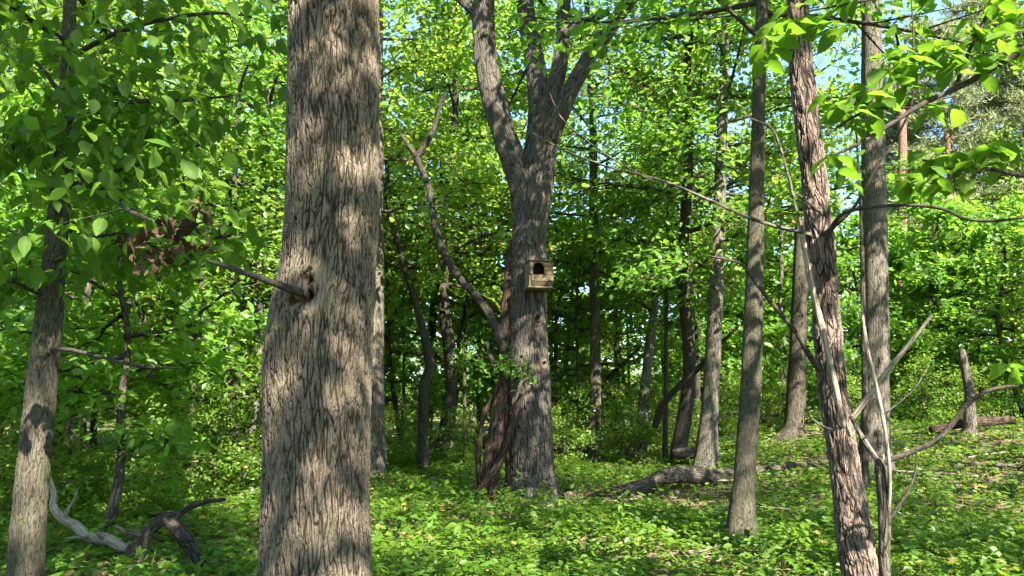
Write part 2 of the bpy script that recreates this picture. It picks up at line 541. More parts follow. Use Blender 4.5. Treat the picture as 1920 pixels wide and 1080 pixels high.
def leaf_mesh(name, pos, mid, nor, size, mat, kind='oval', tint=None, seed=0):
    V, F, k = leaves(pos, mid, nor, size, kind)
    if tint is None:
        tint = np.random.default_rng(seed).random(len(pos))
    at_ = {'tint': np.repeat(tint, k)}
    if kind == 'blade':
        at_['blade'] = np.tile(leaf_template(kind)[0], (len(pos), 1)) + np.repeat(tint, k)[:, None] * 0.0
    return mesh_from(name, V, F, None, mat, at_, smooth=(kind == 'blade'))


def thin_segments(segs, nside=4):
    """many thin branch pieces (p0, p1, r0, r1) joined in one mesh"""
    if not segs:
        return np.zeros((0, 3)), np.zeros((0, 4), int), np.zeros((0, 3))
    P0 = np.array([s[0] for s in segs]); P1 = np.array([s[1] for s in segs])
    r0 = np.array([s[2] for s in segs]); r1 = np.array([s[3] for s in segs])
    T = unit(P1 - P0)
    ref = np.where(np.abs(T[:, 2:3]) < 0.9, np.array([[0, 0, 1.0]]), np.array([[1.0, 0, 0]]))
    A = unit(np.cross(T, ref)); B = np.cross(T, A)
    V, K = [], []
    L = np.linalg.norm(P1 - P0, axis=1)
    for k in range(nside):
        a = 2 * math.pi * k / nside
        o = A * math.cos(a) + B * math.sin(a)
        V.append(P0 + o * r0[:, None]); V.append(P1 + o * r1[:, None])
        K.append(np.stack([r0 * math.cos(a), r0 * math.sin(a), P0[:, 2]], 1)); K.append(np.stack([r1 * math.cos(a), r1 * math.sin(a), P0[:, 2] + L], 1))
    V = np.stack(V, 1).reshape(-1, 3); K = np.stack(K, 1).reshape(-1, 3)
    base = np.arange(len(segs))[:, None] * (2 * nside)
    F = []
    for k in range(nside):
        k2 = (k + 1) % nside
        F.append(np.stack([base[:, 0] + 2 * k, base[:, 0] + 2 * k2, base[:, 0] + 2 * k2 + 1, base[:, 0] + 2 * k + 1], 1))
    return V, np.concatenate(F), K


def grow_crown(seed, h0, h1, R, nlimb, nsub, nleaf, size, top_r=0.45, rise=0.35, spread=0.26, flat=0.55, axis=None, r_limb=0.035, kind='oval', mat='leaf', barkmat='plain', ntw=3):
    """limbs, side branches and leaf sprays round a stem -> (leaf mesh, branch mesh), local to the tree's base"""
    g = np.random.default_rng(seed)
    segs, cen, cdir, csc = [], [], [], []
    ga = g.random() * 6
    for i in range(nlimb):
        t = (i + g.random() * 0.8) / nlimb
        z = h0 + (h1 - h0) * t
        ga += 2.4 + g.normal(0, 0.35)
        prof = math.sin(math.pi * min(1, 0.22 + 0.62 * t)) * (1 - t * (1 - top_r)) + 0.1
        Lb = R * prof * g.uniform(0.7, 1.2)
        up = rise * (0.2 + 1.1 * t) + g.normal(0, 0.2)
        d = np.array([math.cos(ga), math.sin(ga), up]); d /= np.linalg.norm(d)
        st = np.array([0, 0, z - Lb * 0.15]) + (np.array([*axis(z), 0]) if axis else 0)
        sag = g.uniform(-0.12, 0.16)
        bend = g.normal(0, 0.14)
        side = np.array([-d[1], d[0], 0])

        def pt(s):
            return st + d * Lb * s + side * bend * Lb * s * s + np.array([0, 0, sag * Lb * s * s])
        r0 = r_limb * (0.5 + Lb / R)
        ss = np.linspace(0, 1, 6)
        for k in range(5):
            segs.append((pt(ss[k]), pt(ss[k + 1]), r0 * (1 - 0.17 * k), r0 * (1 - 0.17 * (k + 1))))
        for j in range(nsub):
            s = 0.22 + 0.78 * (j + g.random()) / nsub
            sg = 1 if j % 2 else -1
            b0 = pt(min(s, 1))
            ang = sg * g.uniform(0.5, 1.15) if s < 0.92 else g.normal(0, 0.3)
            dh = d * math.cos(ang) + side * math.sin(ang); dh[2] = dh[2] * 0.5 + g.normal(0.0, 0.3)
            l2 = Lb * 0.46 * (1.15 - 0.55 * s) * g.uniform(0.6, 1.25)
            b1 = b0 + dh * l2
            segs.append((b0, b0 * 0.45 + b1 * 0.55, r0 * 0.36, r0 * 0.24)); segs.append((b0 * 0.45 + b1 * 0.55, b1, r0 * 0.24, r0 * 0.1))
            for q in range(ntw):
                w = 0.35 + 0.65 * (q + g.random() * 0.8) / ntw
                c = b0 + dh * l2 * w + g.normal(0, 1, 3) * np.array([spread, spread, spread * flat]) * 0.8
                cen.append(c); cdir.append(dh + g.normal(0, 0.5, 3) * np.array([1, 1, 0.3])); csc.append(g.uniform(0.7, 1.2))
                segs.append((b0 + dh * l2 * max(0.1, w - 0.25), c, r0 * 0.12, r0 * 0.05))
    cen = np.array(cen); cdir = unit(np.array(cdir)); csc = np.array(csc)
    n = len(cen)
    idx = np.repeat(np.arange(n), nleaf)
    m = len(idx)
    off = g.normal(0, 1, (m, 3)) * np.array([spread, spread, spread * flat]) * csc[idx][:, None]
    pos = cen[idx] + off
    ctilt = g.normal(0, 0.22, (n, 3))
    mid = unit(cdir[idx] * 0.6 + g.normal(0, 0.65, (m, 3)) * np.array([1, 1, 0.35]) + np.array([0, 0, -0.30]))
    nor = unit(np.array([0, -0.1, 1.0]) + ctilt[idx] * 1.4 + g.normal(0, 0.5, (m, 3)))
    tint = np.clip(0.5 + 0.22 * g.normal(0, 1, n)[idx] + 0.2 * g.normal(0, 1, m), 0, 1)
    sz = size * g.uniform(0.5, 1.35, m)
    lm = leaf_mesh('crown', pos - mid * sz[:, None] * 0.5, mid, nor, sz, M[mat], kind, tint)
    V, F, K = thin_segments(segs)
    bm = mesh_from('branches', V, F, None, M[barkmat], {'bark': K})
    return lm, bm


# ------------------------------------------------------------------ ground
def build_ground():
    na, nr = 220, 150
    rr = np.concatenate([[0.0], np.geomspace(0.4, 320, nr)])
    a = np.linspace(0, 2 * math.pi, na, endpoint=False)
    X = np.outer(rr, np.cos(a)).ravel(); Y = np.outer(rr, np.sin(a)).ravel()
    Z = ground_z(X, Y)
    i = np.arange(nr)[:, None] * na; j = np.arange(na)[None]; j2 = (j + 1) % na
    F = np.stack([i + j, i + na + j, i + na + j2, i + j2], 2).reshape(-1, 4)
    F = F[na:]  # the innermost ring is a fan round the centre
    V = np.stack([X, Y, Z], 1)[na:]
    F = F - na
    c = len(V)
    V = np.vstack([V, [0, 0, 0]])
    T = np.stack([np.arange(na), (np.arange(na) + 1) % na, np.full(na, c)], 1)
    o = obj('forest_floor', mesh_from('forest_floor', V, F, T, ground_material()))
    o['kind'] = 'structure'
    o['label'] = 'brown and mossy woodland floor under the low green plants'
    o['category'] = 'ground'


build_ground()

# ------------------------------------------------------------------ trees seen one by one
def tree_path(pts, Y=None, Y2=None, top=None, flare=1.22, top_r=0.25):
    """trunk from a list of (px, py, width): down into the ground at its foot, up to the height top"""
    Yb = Y if Y is not None else ground_hit(pts[0][0], pts[0][1])
    P, R = px_path(pts, Yb, Y2)
    g = gz(P[0][0], P[0][1])
    if P[0][2] > g + 0.35:                       # the foot is below the picture
        d = (P[0] - P[1]) / max(P[0][2] - P[1][2], 0.1)
        foot = P[0] + d * (P[0][2] - g)
        foot[2] = gz(foot[0], foot[1])
        mid = foot * 0.7 + P[0] * 0.3
        P = np.vstack([foot, mid, P]); R = np.concatenate([[R[0] * flare * 1.08], [R[0] * 1.12], R])
    else:
        P[0][2] = g
        R[0] *= flare
    P = np.vstack([P[0] - [0, 0, 0.25], P]); R = np.concatenate([[R[0] * 1.1], R])
    if top is not None and P[-1][2] < top:
        d = P[-1] - P[-3]; d = d / d[2]; d[:2] *= 0.4
        P = np.vstack([P, P[-1] + d * (top - P[-1][2]) * 0.5, P[-1] + d * (top - P[-1][2])])
        R = np.concatenate([R, [R[-1] * 0.7, R[-1] * top_r]])
    return P, R


def crown_on(root, P, h0, h1, R, seed, mat='leaf', nlimb=18, nsub=8, nleaf=13, size=0.14, barkmat='plain', **kw):
    """leafy head round the upper part of a trunk given by its world points"""
    b = np.array(root.location)
    zz = P[:, 2] - b[2]

    def axis(z):
        return (np.interp(z, zz, P[:, 0]) - b[0], np.interp(z, zz, P[:, 1]) - b[1])
    lm, bm = grow_crown(seed, h0, h1, R, nlimb, nsub, nleaf, size, axis=axis, mat=mat, barkmat=barkmat, spread=kw.pop('spread', 0.32), **kw)
    obj('crown', lm, root, kind='stuff'); obj('branches', bm, root, kind='stuff')


def rooted(P, seed, k=0.34):
    """foot of a trunk spreading into a few low roots"""
    zg = P[1][2]; c = P[1]

    def f(V, bark, ns):
        d = V - c; d[:, 2] = 0
        ang = np.arctan2(d[:, 1], d[:, 0])
        h = np.clip(V[:, 2] - zg, 0, None)
        w = k * np.exp(-h / 0.20) * (0.55 + 0.45 * np.cos(5 * ang + seed) + 0.3 * np.cos(3 * ang + seed * 2.1)) * (V[:, 2] < zg + 1.2)
        return V + d * np.clip(w, -0.1, 0.6)[:, None], {'scar': np.zeros(len(V)), 'wound': np.zeros(len(V))}
    return f


def hero(name, label, cat, pts, mat, Y=None, Y2=None, top=12, nside=24, nrow=120, lump=0.05, seed=1, crown=None, extra=None, rows=None, flare=1.22, group=None):
    P, R = tree_path(pts, Y, Y2, top, flare)
    base = (P[1][0], P[1][1], P[1][2])
    root = thing(name, label, cat, base, group)
    stem('trunk', P, R, mat, root, nside, nrow, lump, seed, rows=rows, extra=extra or rooted(P, seed))
    if crown:
        crown_on(root, P, **crown)
    return root, P, R


def dense_rows(P, z_dense, n_dense, n_top):
    d = np.concatenate([[0], np.cumsum(np.linalg.norm(np.diff(P, axis=0), axis=1))]); d /= d[-1]
    k = float(np.interp(z_dense, P[:, 2], d))
    return np.concatenate([np.linspace(0, k, n_dense, endpoint=False), np.linspace(k, 1, n_top)])


# --- the big furrowed oak close to the camera
OAKY = 3.9
oak_pts = [(589, 1130, 204), (592, 1040, 200), (594, 940, 193), (596, 800, 189), (598, 690, 194), (601, 620, 190), (608, 560, 180), (617, 490, 170), (624, 380, 168),
           (625, 300, 168), (627, 150, 166), (628, 0, 164), (630, -200, 158)]
KNOT = at(580, 545, OAKY - 0.2)


def oak_extra(V, bark, ns):
    """swollen callus with a slit where the broken branch comes out"""
    front = V[:, 1] < OAKY + 0.12
    dx = V[:, 0] - KNOT[0]; dz = V[:, 2] - KNOT[2]
    n = np.stack([V[:, 0] + 0.99, V[:, 1] - OAKY, np.zeros(len(V))], 1); n = unit(n)
    warp = 0.018 * vnoise(V * 14) + 0.01 * vnoise(V * 31)
    # ring of callus: strongest to the right of and below the slit
    q = np.hypot((dx - 0.015 + warp) / 0.105, (dz + 0.005 + warp) / 0.14)
    ring = np.exp(-((q - 0.75) / 0.33) ** 2) * front
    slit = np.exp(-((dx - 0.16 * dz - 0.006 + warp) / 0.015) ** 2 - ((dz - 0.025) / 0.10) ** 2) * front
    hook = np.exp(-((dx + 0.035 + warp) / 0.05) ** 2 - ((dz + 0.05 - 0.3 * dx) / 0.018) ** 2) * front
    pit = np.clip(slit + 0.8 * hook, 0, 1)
    V = V + n * (0.03 * ring - 0.08 * pit)[:, None]
    # a paler, slightly sunken strip on the lower left flank and a swirl high up on the trunk
    strip = np.exp(-((V[:, 0] - (KNOT[0] - 0.115 + warp * 1.6)) / 0.026) ** 2) * np.clip((KNOT[2] - 0.33 - V[:, 2]) / 0.12, 0, 1) * np.clip((V[:, 2] - 0.75) / 0.2, 0, 1) * front
    sw = at(655, 60, OAKY)
    e = np.exp(-(((V[:, 0] - sw[0]) / 0.10) ** 2 + ((V[:, 2] - sw[2]) / 0.16) ** 2)) * front
    V = V + n * (0.014 * e * np.sin((V[:, 2] - sw[2]) * 42 + np.abs(V[:, 0] - sw[0]) * 38) - 0.012 * strip)[:, None]
    right = np.clip((dx + 0.01) / 0.05, 0.15, 1)
    scar = np.clip(0.95 * ring * right * (dz > -0.16) + 0.55 * strip, 0, 1)  # callus tone, laid more weakly over the paler strip
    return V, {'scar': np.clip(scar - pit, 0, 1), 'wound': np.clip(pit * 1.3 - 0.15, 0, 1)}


P, R = tree_path(oak_pts, OAKY, None, 15, 1.3)
oak_root, oakP, _ = hero('oak_tree', 'stout furrowed oak trunk with a healed knot and broken branch stub', 'tree', oak_pts, M['oak'], OAKY, None, 15, 300, 0, 0.035, 3,
                         crown=dict(h0=6.2, h1=16, R=4.0, seed=31, nlimb=13, nsub=8, nleaf=7, size=0.16), extra=oak_extra, rows=dense_rows(P, 4.5, 640, 60), flare=1.3)
bp, br = px_path([(590, 556, 20, OAKY - 0.12), (560, 548, 19, OAKY - 0.27), (520, 533, 17, OAKY - 0.36), (470, 515, 14, OAKY - 0.44), (425, 500, 12, OAKY - 0.5), (392, 490, 8, OAKY - 0.53)], OAKY)
stem('broken_branch', bp, br * 0.85, M['twig'], oak_root, 12, 40, 0.14, 5)

# --- the forked grey tree that carries the nest box
cen_pts = [(997, 935, 90), (997, 880, 82), (995, 800, 80), (992, 700, 76), (990, 600, 72), (992, 500, 68), (994, 420, 66), (1000, 370, 72), (1012, 300, 62), (1018, 240, 58), (1022, 195, 62)]
CY = ground_hit(997, 935)
HOLE = at(1010, 598, CY - 0.36)


def cen_extra(V, bark, ns):
    front = V[:, 1] < CY + 0.1
    n = unit(np.stack([V[:, 0] - at(992, 600, CY)[0], V[:, 1] - CY, np.zeros(len(V))], 1))
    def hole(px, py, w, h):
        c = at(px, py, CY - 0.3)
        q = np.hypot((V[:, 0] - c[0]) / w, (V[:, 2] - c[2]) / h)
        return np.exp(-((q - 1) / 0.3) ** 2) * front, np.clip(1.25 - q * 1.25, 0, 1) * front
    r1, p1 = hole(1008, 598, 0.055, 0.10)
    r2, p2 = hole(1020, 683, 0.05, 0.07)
    V = V + n * (0.05 * r1 - 0.16 * p1 + 0.04 * r2 - 0.1 * p2)[:, None]
    V, _ = rooted(cP, 9, 0.3)(V, bark, ns)
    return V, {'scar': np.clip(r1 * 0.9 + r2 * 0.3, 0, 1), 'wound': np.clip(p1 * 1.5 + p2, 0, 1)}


cP, cR = tree_path(cen_pts, CY, None, None, 1.25)
cen_root = thing('forked_tree', 'large grey tree forking into several limbs with a nest box on it', 'tree', tuple(cP[1]))
stem('trunk', cP, cR, M['grey'], cen_root, 132, 420, 0.05, 9, extra=cen_extra)


def zero(V, bark, ns):
    z = np.zeros(len(V)); return V, {'scar': z, 'wound': z}


limbs = [
    ([(985, 395, 48), (978, 345, 50), (962, 300, 48), (942, 240, 46), (925, 180, 44), (912, 120, 42), (907, 60, 42), (908, 10, 40), (912, -60, 34), (915, -260, 26)], CY, CY - 0.6),
    ([(908, 70, 24), (890, 25, 20), (862, -5, 18), (800, -70, 14), (740, -170, 10)], CY - 0.4, CY - 0.2),
    ([(1018, 260, 44), (1012, 190, 42), (1003, 120, 38), (992, 60, 34), (984, 0, 32), (976, -120, 28), (970, -300, 20)], CY, CY + 0.5),
    ([(1026, 250, 34), (1034, 190, 32), (1048, 130, 30), (1056, 60, 27), (1058, 0, 25), (1064, -150, 20), (1075, -320, 14)], CY - 0.05, CY - 0.5),
    ([(1030, 260, 36), (1048, 215, 36), (1075, 160, 30), (1110, 100, 28), (1150, 45, 26), (1185, -5, 24), (1260, -120, 18), (1320, -260, 12)], CY - 0.1, CY - 1.0),
    ([(1058, 65, 18), (1080, 45, 15), (1110, 36, 13), (1140, 22, 12)], CY - 0.35, CY - 0.6),
]
for k, (pp, y0, y1) in enumerate(limbs):
    lp, lr = px_path(pp, y0, y1)
    stem('limb', lp, lr, M['grey'], cen_root, 40, 130 if k != 5 else 40, 0.06, 20 + k, extra=zero)
crown_on(cen_root, np.vstack([cP, [cP[-1] + [0, 0, 9]]]), 9.5, 17, 4.6, 41, nlimb=16, nsub=8, nleaf=11, size=0.17)

# leafy shoots sprouting from its trunk
g = np.random.default_rng(5)
c = at(958, 690, CY - 0.45)
n = 150
pos = c + g.normal(0, 1, (n, 3)) * [0.22, 0.15, 0.16]
shoot = obj('leafy_shoot', leaf_mesh('leafy_shoot', pos - cP[1], unit(g.normal(0, 1, (n, 3)) + [-0.3, -0.5, -0.2]), unit(g.normal(0, 0.5, (n, 3)) + [0, -0.3, 1]), g.uniform(0.07, 0.14, n), M['leaf']), cen_root, kind='stuff')

# --- nest box: boards one by one
NB = at(1011, 517, CY - 0.62)
bx = thing('nest_box', 'weathered wooden owl nest box with a dark arched opening, fixed to the forked tree', 'nest box', tuple(NB))
bx.rotation_euler = (0, 0, math.radians(13))
bx.scale = (0.97, 0.97, 0.97)


def board(name, x0, x1, y0, y1, z0, z1, mat, bev=0.006, skew=0.0, parent=bx):
    import bmesh
    bm = bmesh.new()
    vs_ = [bm.verts.new((x + skew * (z - z0), y, z)) for x in (x0, x1) for y in (y0, y1) for z in (z0, z1)]
    for f in ((0, 1, 3, 2), (4, 6, 7, 5), (0, 4, 5, 1), (2, 3, 7, 6), (0, 2, 6, 4), (1, 5, 7, 3)):
        bm.faces.new([vs_[k] for k in f])
    bmesh.ops.bevel(bm, geom=bm.edges[:], offset=bev, segments=2, affect='EDGES')
    bmesh.ops.recalc_face_normals(bm, faces=bm.faces[:])
    me = bpy.data.meshes.new(name); bm.to_mesh(me); bm.free(); me.materials.append(mat)
    return obj(name, me, parent)


board('back_board', -0.24, 0.23, 0.19, 0.22, -0.28, 0.27, M['boxdark'])
board('side_panel', -0.235, -0.205, -0.17, 0.188, -0.215, 0.235, M['box'])
board('side_panel', 0.20, 0.228, -0.17, 0.188, -0.215, 0.235, M['boxbrown'])
board('roof_board', -0.25, 0.255, -0.22, 0.235, 0.238, 0.262, M['boxdark'])
board('floor_board', -0.262, 0.215, -0.19, 0.188, -0.262, -0.222, M['box'])
board('front_plank', -0.202, 0.226, -0.198, -0.172, -0.135, -0.012, M['box'])
board('front_plank', -0.20, 0.222, -0.196, -0.174, -0.216, -0.142, M['boxdark'])
for k in range(3):
    board('front_plank', 0.045, 0.2262 - 0.002 * k, -0.197 + 0.002 * k, -0.173, -0.006 + k * 0.081, 0.070 + k * 0.081, M['boxbrown'], 0.005)
board('corner_post', -0.2335, -0.165, -0.2, -0.172, -0.008, 0.234, M['box'])
# arched lintel over the opening
a = np.linspace(0, math.pi, 14)
arc = np.stack([-0.06 + 0.098 * np.cos(a), 0.125 + 0.095 * np.sin(a)], 1)
top = np.stack([np.linspace(0.0405, -0.162, 14), np.full(14, 0.234)], 1)
V = np.vstack([np.stack([q[:, 0], np.full(14, yy), q[:, 1]], 1) for yy in (-0.1965, -0.174) for q in (arc, top)])
F = []
for k in range(13):
    F += [[k, k + 1, 15 + k, 14 + k], [28 + k, 42 + k, 43 + k, 29 + k], [k, 28 + k, 29 + k, k + 1], [14 + k, 15 + k, 43 + k, 42 + k]]
F += [[0, 14, 42, 28], [13, 41, 55, 27]]
obj('arched_lintel', mesh_from('arched_lintel', V, np.array(F), None, M['box'], smooth=False), bx)
# struts that carry it on the trunk
for x0 in (-0.13, -0.02, 0.08):
    board('mounting_batten', x0, x0 + 0.05, 0.13, 0.18, -0.40 - abs(x0), -0.264, M['boxdark'])

# --- rotten forked snag leaning by the forked tree
SY = CY - 0.25
sp, sr = px_path([(912, 945, 24), (916, 915, 28), (922, 880, 32), (928, 840, 34), (935, 790, 32), (940, 740, 30), (944, 690, 29), (946, 640, 27), (948, 600, 22), (952, 540, 18), (956, 490, 14), (958, 452, 9)], SY, SY + 0.3)
sp[0][2] = gz(sp[0][0], sp[0][1]) - 0.1
snag = thing('rotten_snag', 'red-brown rotten forked snag propped against the forked grey tree', 'dead tree', tuple(sp[0]))


def ragged(V, bark, ns):
    """torn, fibrous surface: deep long splinters"""
    k = bark * np.array([16, 16, 1.2])
    d = vnoise(k + 3.3) * 0.5 + vnoise(k * 2.2) * 0.35
    ctr = bark.copy(); ctr[:, 2] = 0
    r = np.linalg.norm(ctr, axis=1)[:, None]
    out = np.stack([bark[:, 0], bark[:, 1], np.zeros(len(bark))], 1) / (r + 1e-6)
    V = V + np.stack([vnoise(k * 0.7) * 0.5, -np.abs(out[:, 0]) * 0.3, np.zeros(len(V))], 1) * (d[:, None] * r * 0.5)
    return V, {}


stem('trunk', sp, sr, M['rot'], snag, 40, 150, 0.16, 3, extra=ragged)
lp, lr = px_path([(944, 660, 22), (932, 620, 22), (918, 590, 20), (895, 558, 18), (862, 522, 17), (836, 480, 16), (818, 435, 15), (812, 395, 14), (806, 360, 13), (792, 320, 13), (778, 290, 12), (764, 270, 9), (752, 252, 6)], SY + 0.1, SY + 0.6)
stem('limb', lp, lr * 0.9, M['dark'], snag, 16, 90, 0.12, 4)
lp, lr = px_path([(780, 296, 10), (795, 275, 11), (812, 245, 10), (820, 215, 9), (828, 190, 8), (835, 175, 4)], SY + 0.5, SY + 0.45)
stem('limb', lp, lr, M['dark'], snag, 12, 40, 0.12, 6)
lp, lr = px_path([(934, 700, 12), (924, 680, 12), (916, 660, 8), (914, 640, 3)], SY + 0.05, SY - 0.1)
stem('limb', lp, lr, M['dark'], snag, 12, 20, 0.15, 7)
lp, lr = px_path([(890, 952, 20), (902, 920, 20), (930, 880, 15), (950, 835, 13), (964, 785, 11), (978, 735, 6)], SY - 0.22, SY - 0.12)
stem('rotten_slab', lp, lr, M['rot'], snag, 18, 60, 0.3, 8, extra=ragged)
lp, lr = px_path([(900, 925, 8), (896, 880, 11), (898, 830, 12), (906, 785, 9), (920, 745, 5)], SY + 0.0, SY + 0.1)
stem('rotten_slab', lp, lr, M['rot'], snag, 18, 50, 0.3, 11, extra=ragged)
lp, lr = px_path([(950, 938, 9), (952, 900, 11), (951, 860, 10), (946, 800, 7), (942, 760, 5)], SY + 0.1, SY + 0.15)
stem('rotten_slab', lp, lr, M['rot'], snag, 18, 40, 0.3, 12, extra=ragged)

# --- other trunks one can tell apart
L6 = dict(nlimb=16, nsub=8, nleaf=12, size=0.16)
left_root, leftP, leftR = hero('left_maple_tree'.replace('left_', ''), 'mossy young tree with pale bark patches and broad leaves over its top', 'tree',
     [(47, 1085, 63), (53, 1000, 60), (60, 900, 57), (70, 800, 54), (80, 700, 50), (92, 590, 45), (101, 500, 41), (110, 400, 36), (118, 300, 32), (125, 200, 28), (129, 100, 25), (131, 0, 22), (133, -200, 18)],
     M['mossy'], 5.6, None, 8.5, 84, 420, 0.07, 4, crown=dict(h0=5.2, h1=8.5, R=2.0, seed=51, mat='bigleaf', nlimb=10, nsub=6, nleaf=12, size=0.16))
cherry_root, cherryP, cherryR = hero('cherry_tree', 'leaning tree with red-brown flaking bark and a pale bare strip', 'tree',
     [(1616, 1085, 64), (1597, 970, 60), (1582, 870, 56), (1567, 770, 53), (1557, 690, 51), (1550, 600, 49), (1544, 500, 47), (1533, 400, 45), (1521, 290, 43), (1509, 190, 41), (1500, 95, 40), (1496, 0, 39), (1490, -160, 35)],
     M['cherry'], 5.6, None, 10, 110, 560, 0.09, 6, crown=dict(h0=5.4, h1=10.5, R=3.0, seed=61, mat='leaf', nlimb=7, nsub=5, nleaf=8, size=0.15))
hero('maple_tree', 'straight smooth grey trunk between the cherry-barked tree and the fallen log', 'tree',
     [(1388, 1018, 46), (1396, 900, 40), (1404, 780, 38), (1411, 640, 35), (1415, 500, 32), (1419, 350, 27), (1423, 200, 24), (1427, 60, 22), (1432, -120, 19)],
     M['mossy'], None, None, 12, 40, 260, 0.06, 12, crown=dict(h0=6.8, h1=15, R=4.0, seed=71, nlimb=22, nsub=9, nleaf=13, size=0.16))
hero('maple_tree', 'pale sunlit trunk standing at the fallen log', 'tree',
     [(1323, 888, 40), (1329, 790, 34), (1336, 680, 30), (1342, 560, 27), (1347, 440, 24), (1352, 300, 20), (1357, 150, 17), (1361, 0, 14), (1366, -120, 11)],
     M['pale'], None, None, 16, 20, 120, 0.08, 13, crown=dict(h0=5.2, h1=16, R=4.0, seed=72, nlimb=26, nsub=9, nleaf=12, size=0.205))
hero('maple_tree', 'thin dark trunk rising behind the nest box to its right', 'tree',
     [(1115, 868, 26), (1116, 760, 23), (1116, 620, 20), (1114, 480, 18), (1113, 340, 16), (1111, 220, 14), (1106, 130, 12), (1100, 0, 10), (1094, -120, 8)],
     M['plain'], None, None, 17, 16, 110, 0.08, 14, crown=dict(h0=7.0, h1=18, R=4.4, seed=73, nlimb=22, nsub=9, nleaf=14, size=0.195))
hero('maple_tree', 'thick grey trunk standing just behind the red-brown leaning tree', 'tree',
     [(1638, 868, 54), (1641, 780, 48), (1643, 640, 46), (1641, 480, 44), (1638, 320, 41), (1636, 160, 38), (1634, 0, 34), (1633, -160, 30)],
     M['pale'], 15.5, None, 15, 30, 200, 0.06, 15, crown=dict(h0=11.6, h1=17, R=3.8, seed=74, nlimb=15, nsub=8, nleaf=12, size=0.16))
hero('maple_tree', 'pale blue-grey trunk standing just behind the big oak', 'tree',
     [(694, 905, 56), (694, 800, 52), (695, 640, 50), (697, 480, 46), (699, 320, 40), (701, 160, 36), (703, 0, 30), (705, -150, 24)],
     M['pale'], None, None, 17, 24, 140, 0.05, 16, crown=dict(h0=6.2, h1=17, R=4.0, seed=75, mat='leaf2', nlimb=24, nsub=9, nleaf=13, size=0.19))
hero('maple_tree', 'trunk with a widely flared foot and one sunlit side in the clearing', 'tree',
     [(1486, 838, 46), (1489, 800, 37), (1493, 720, 33), (1497, 620, 30), (1501, 500, 27), (1505, 340, 23), (1508, 180, 19), (1510, 0, 15)],
     M['plain'], 24, None, 18, 18, 110, 0.08, 17, crown=dict(h0=8.5, h1=19, R=3.0, seed=76, mat='leaf2', nlimb=20, nsub=9, nleaf=12, size=0.16), flare=1.35)
hero('maple_tree', 'crooked mottled trunk with a dark broken top behind the log', 'tree',
     [(1198, 838, 28), (1204, 780, 21), (1211, 710, 18), (1217, 650, 17), (1224, 600, 14), (1228, 560, 12)],
     M['pale'], 24, None, 7, 14, 60, 0.12, 18, crown=dict(h0=3.5, h1=7, R=1.6, seed=77, nlimb=8, nsub=5, nleaf=10, size=0.13))
hero('sapling', 'very thin straight dark sapling behind the fallen log', 'tree',
     [(1247, 866, 10), (1248, 760, 9), (1249, 640, 8), (1250, 520, 7), (1252, 400, 5)],
     M['dark'], None, None, 10, 8, 50, 0.08, 19, crown=dict(h0=5.5, h1=10, R=1.8, seed=78, nlimb=10, nsub=6, nleaf=10, size=0.13))
hero('sapling', 'thin bare stem close beside the thick grey trunk', 'tree',
     [(1621, 905, 11), (1622, 800, 11), (1621, 700, 11), (1619, 600, 10), (1617, 500, 8), (1614, 400, 6)],
     M['plain'], 13.5, None, 7.5, 8, 50, 0.08, 20)
hero('crooked_tree', 'dark crooked young tree with an S-shaped stem', 'tree',
     [(794, 885, 20), (793, 790, 19), (796, 720, 20), (806, 690, 20), (800, 650, 17), (785, 590, 14), (768, 530, 13), (752, 470, 12), (738, 420, 10), (730, 380, 9), (724, 300, 7)],
     M['dark'], None, None, 9, 12, 90, 0.1, 21, crown=dict(h0=5.2, h1=9.5, R=2.2, seed=79, nlimb=10, nsub=6, nleaf=11, size=0.13, mat='leaf2'))
hero('sapling', 'slim dark trunk bending behind the crooked tree', 'tree',
     [(840, 835, 22), (842, 760, 18), (840, 690, 16), (836, 600, 14), (832, 500, 12), (828, 420, 9)],
     M['dark'], 26, None, 12, 10, 60, 0.1, 22, crown=dict(h0=6.0, h1=13, R=2.8, seed=80, nlimb=12, nsub=7, nleaf=12, size=0.14))
hero('sapling', 'dark upright stem seen through leaves beyond the broken oak branch', 'tree',
     [(437, 800, 18), (434, 700, 17), (434, 600, 15), (434, 500, 15), (437, 400, 13), (441, 320, 10)],
     M['plain'], 15, None, 9, 10, 60, 0.1, 23, crown=dict(h0=4.8, h1=9.5, R=2.2, seed=81, nlimb=11, nsub=6, nleaf=11, size=0.13))
hero('pine_tree', 'far reddish pine trunk in the gap beside the thick grey trunk', 'tree',
     [(1689, 760, 20), (1690, 560, 19), (1691, 400, 17), (1692, 250, 15)], M['pine'], 34, None, 20, 12, 60, 0.05, 24)
hero('broken_snag', 'short broken grey snag standing upright beside the low log', 'dead tree',
     [(1817, 792, 22), (1818, 740, 19), (1812, 700, 17), (1806, 672, 15), (1803, 656, 11)], M['pale'], 20, None, None, 14, 50, 0.12, 25)

# --- branches of the left tree and the red-brown tree
def px_limb(root, pp, mat, name='limb', nside=8, nrow=40, lump=0.1, seed=1):
    lp, lr = px_path(pp, 5)
    return stem(name, lp, lr, mat, root, nside, nrow, lump, seed)


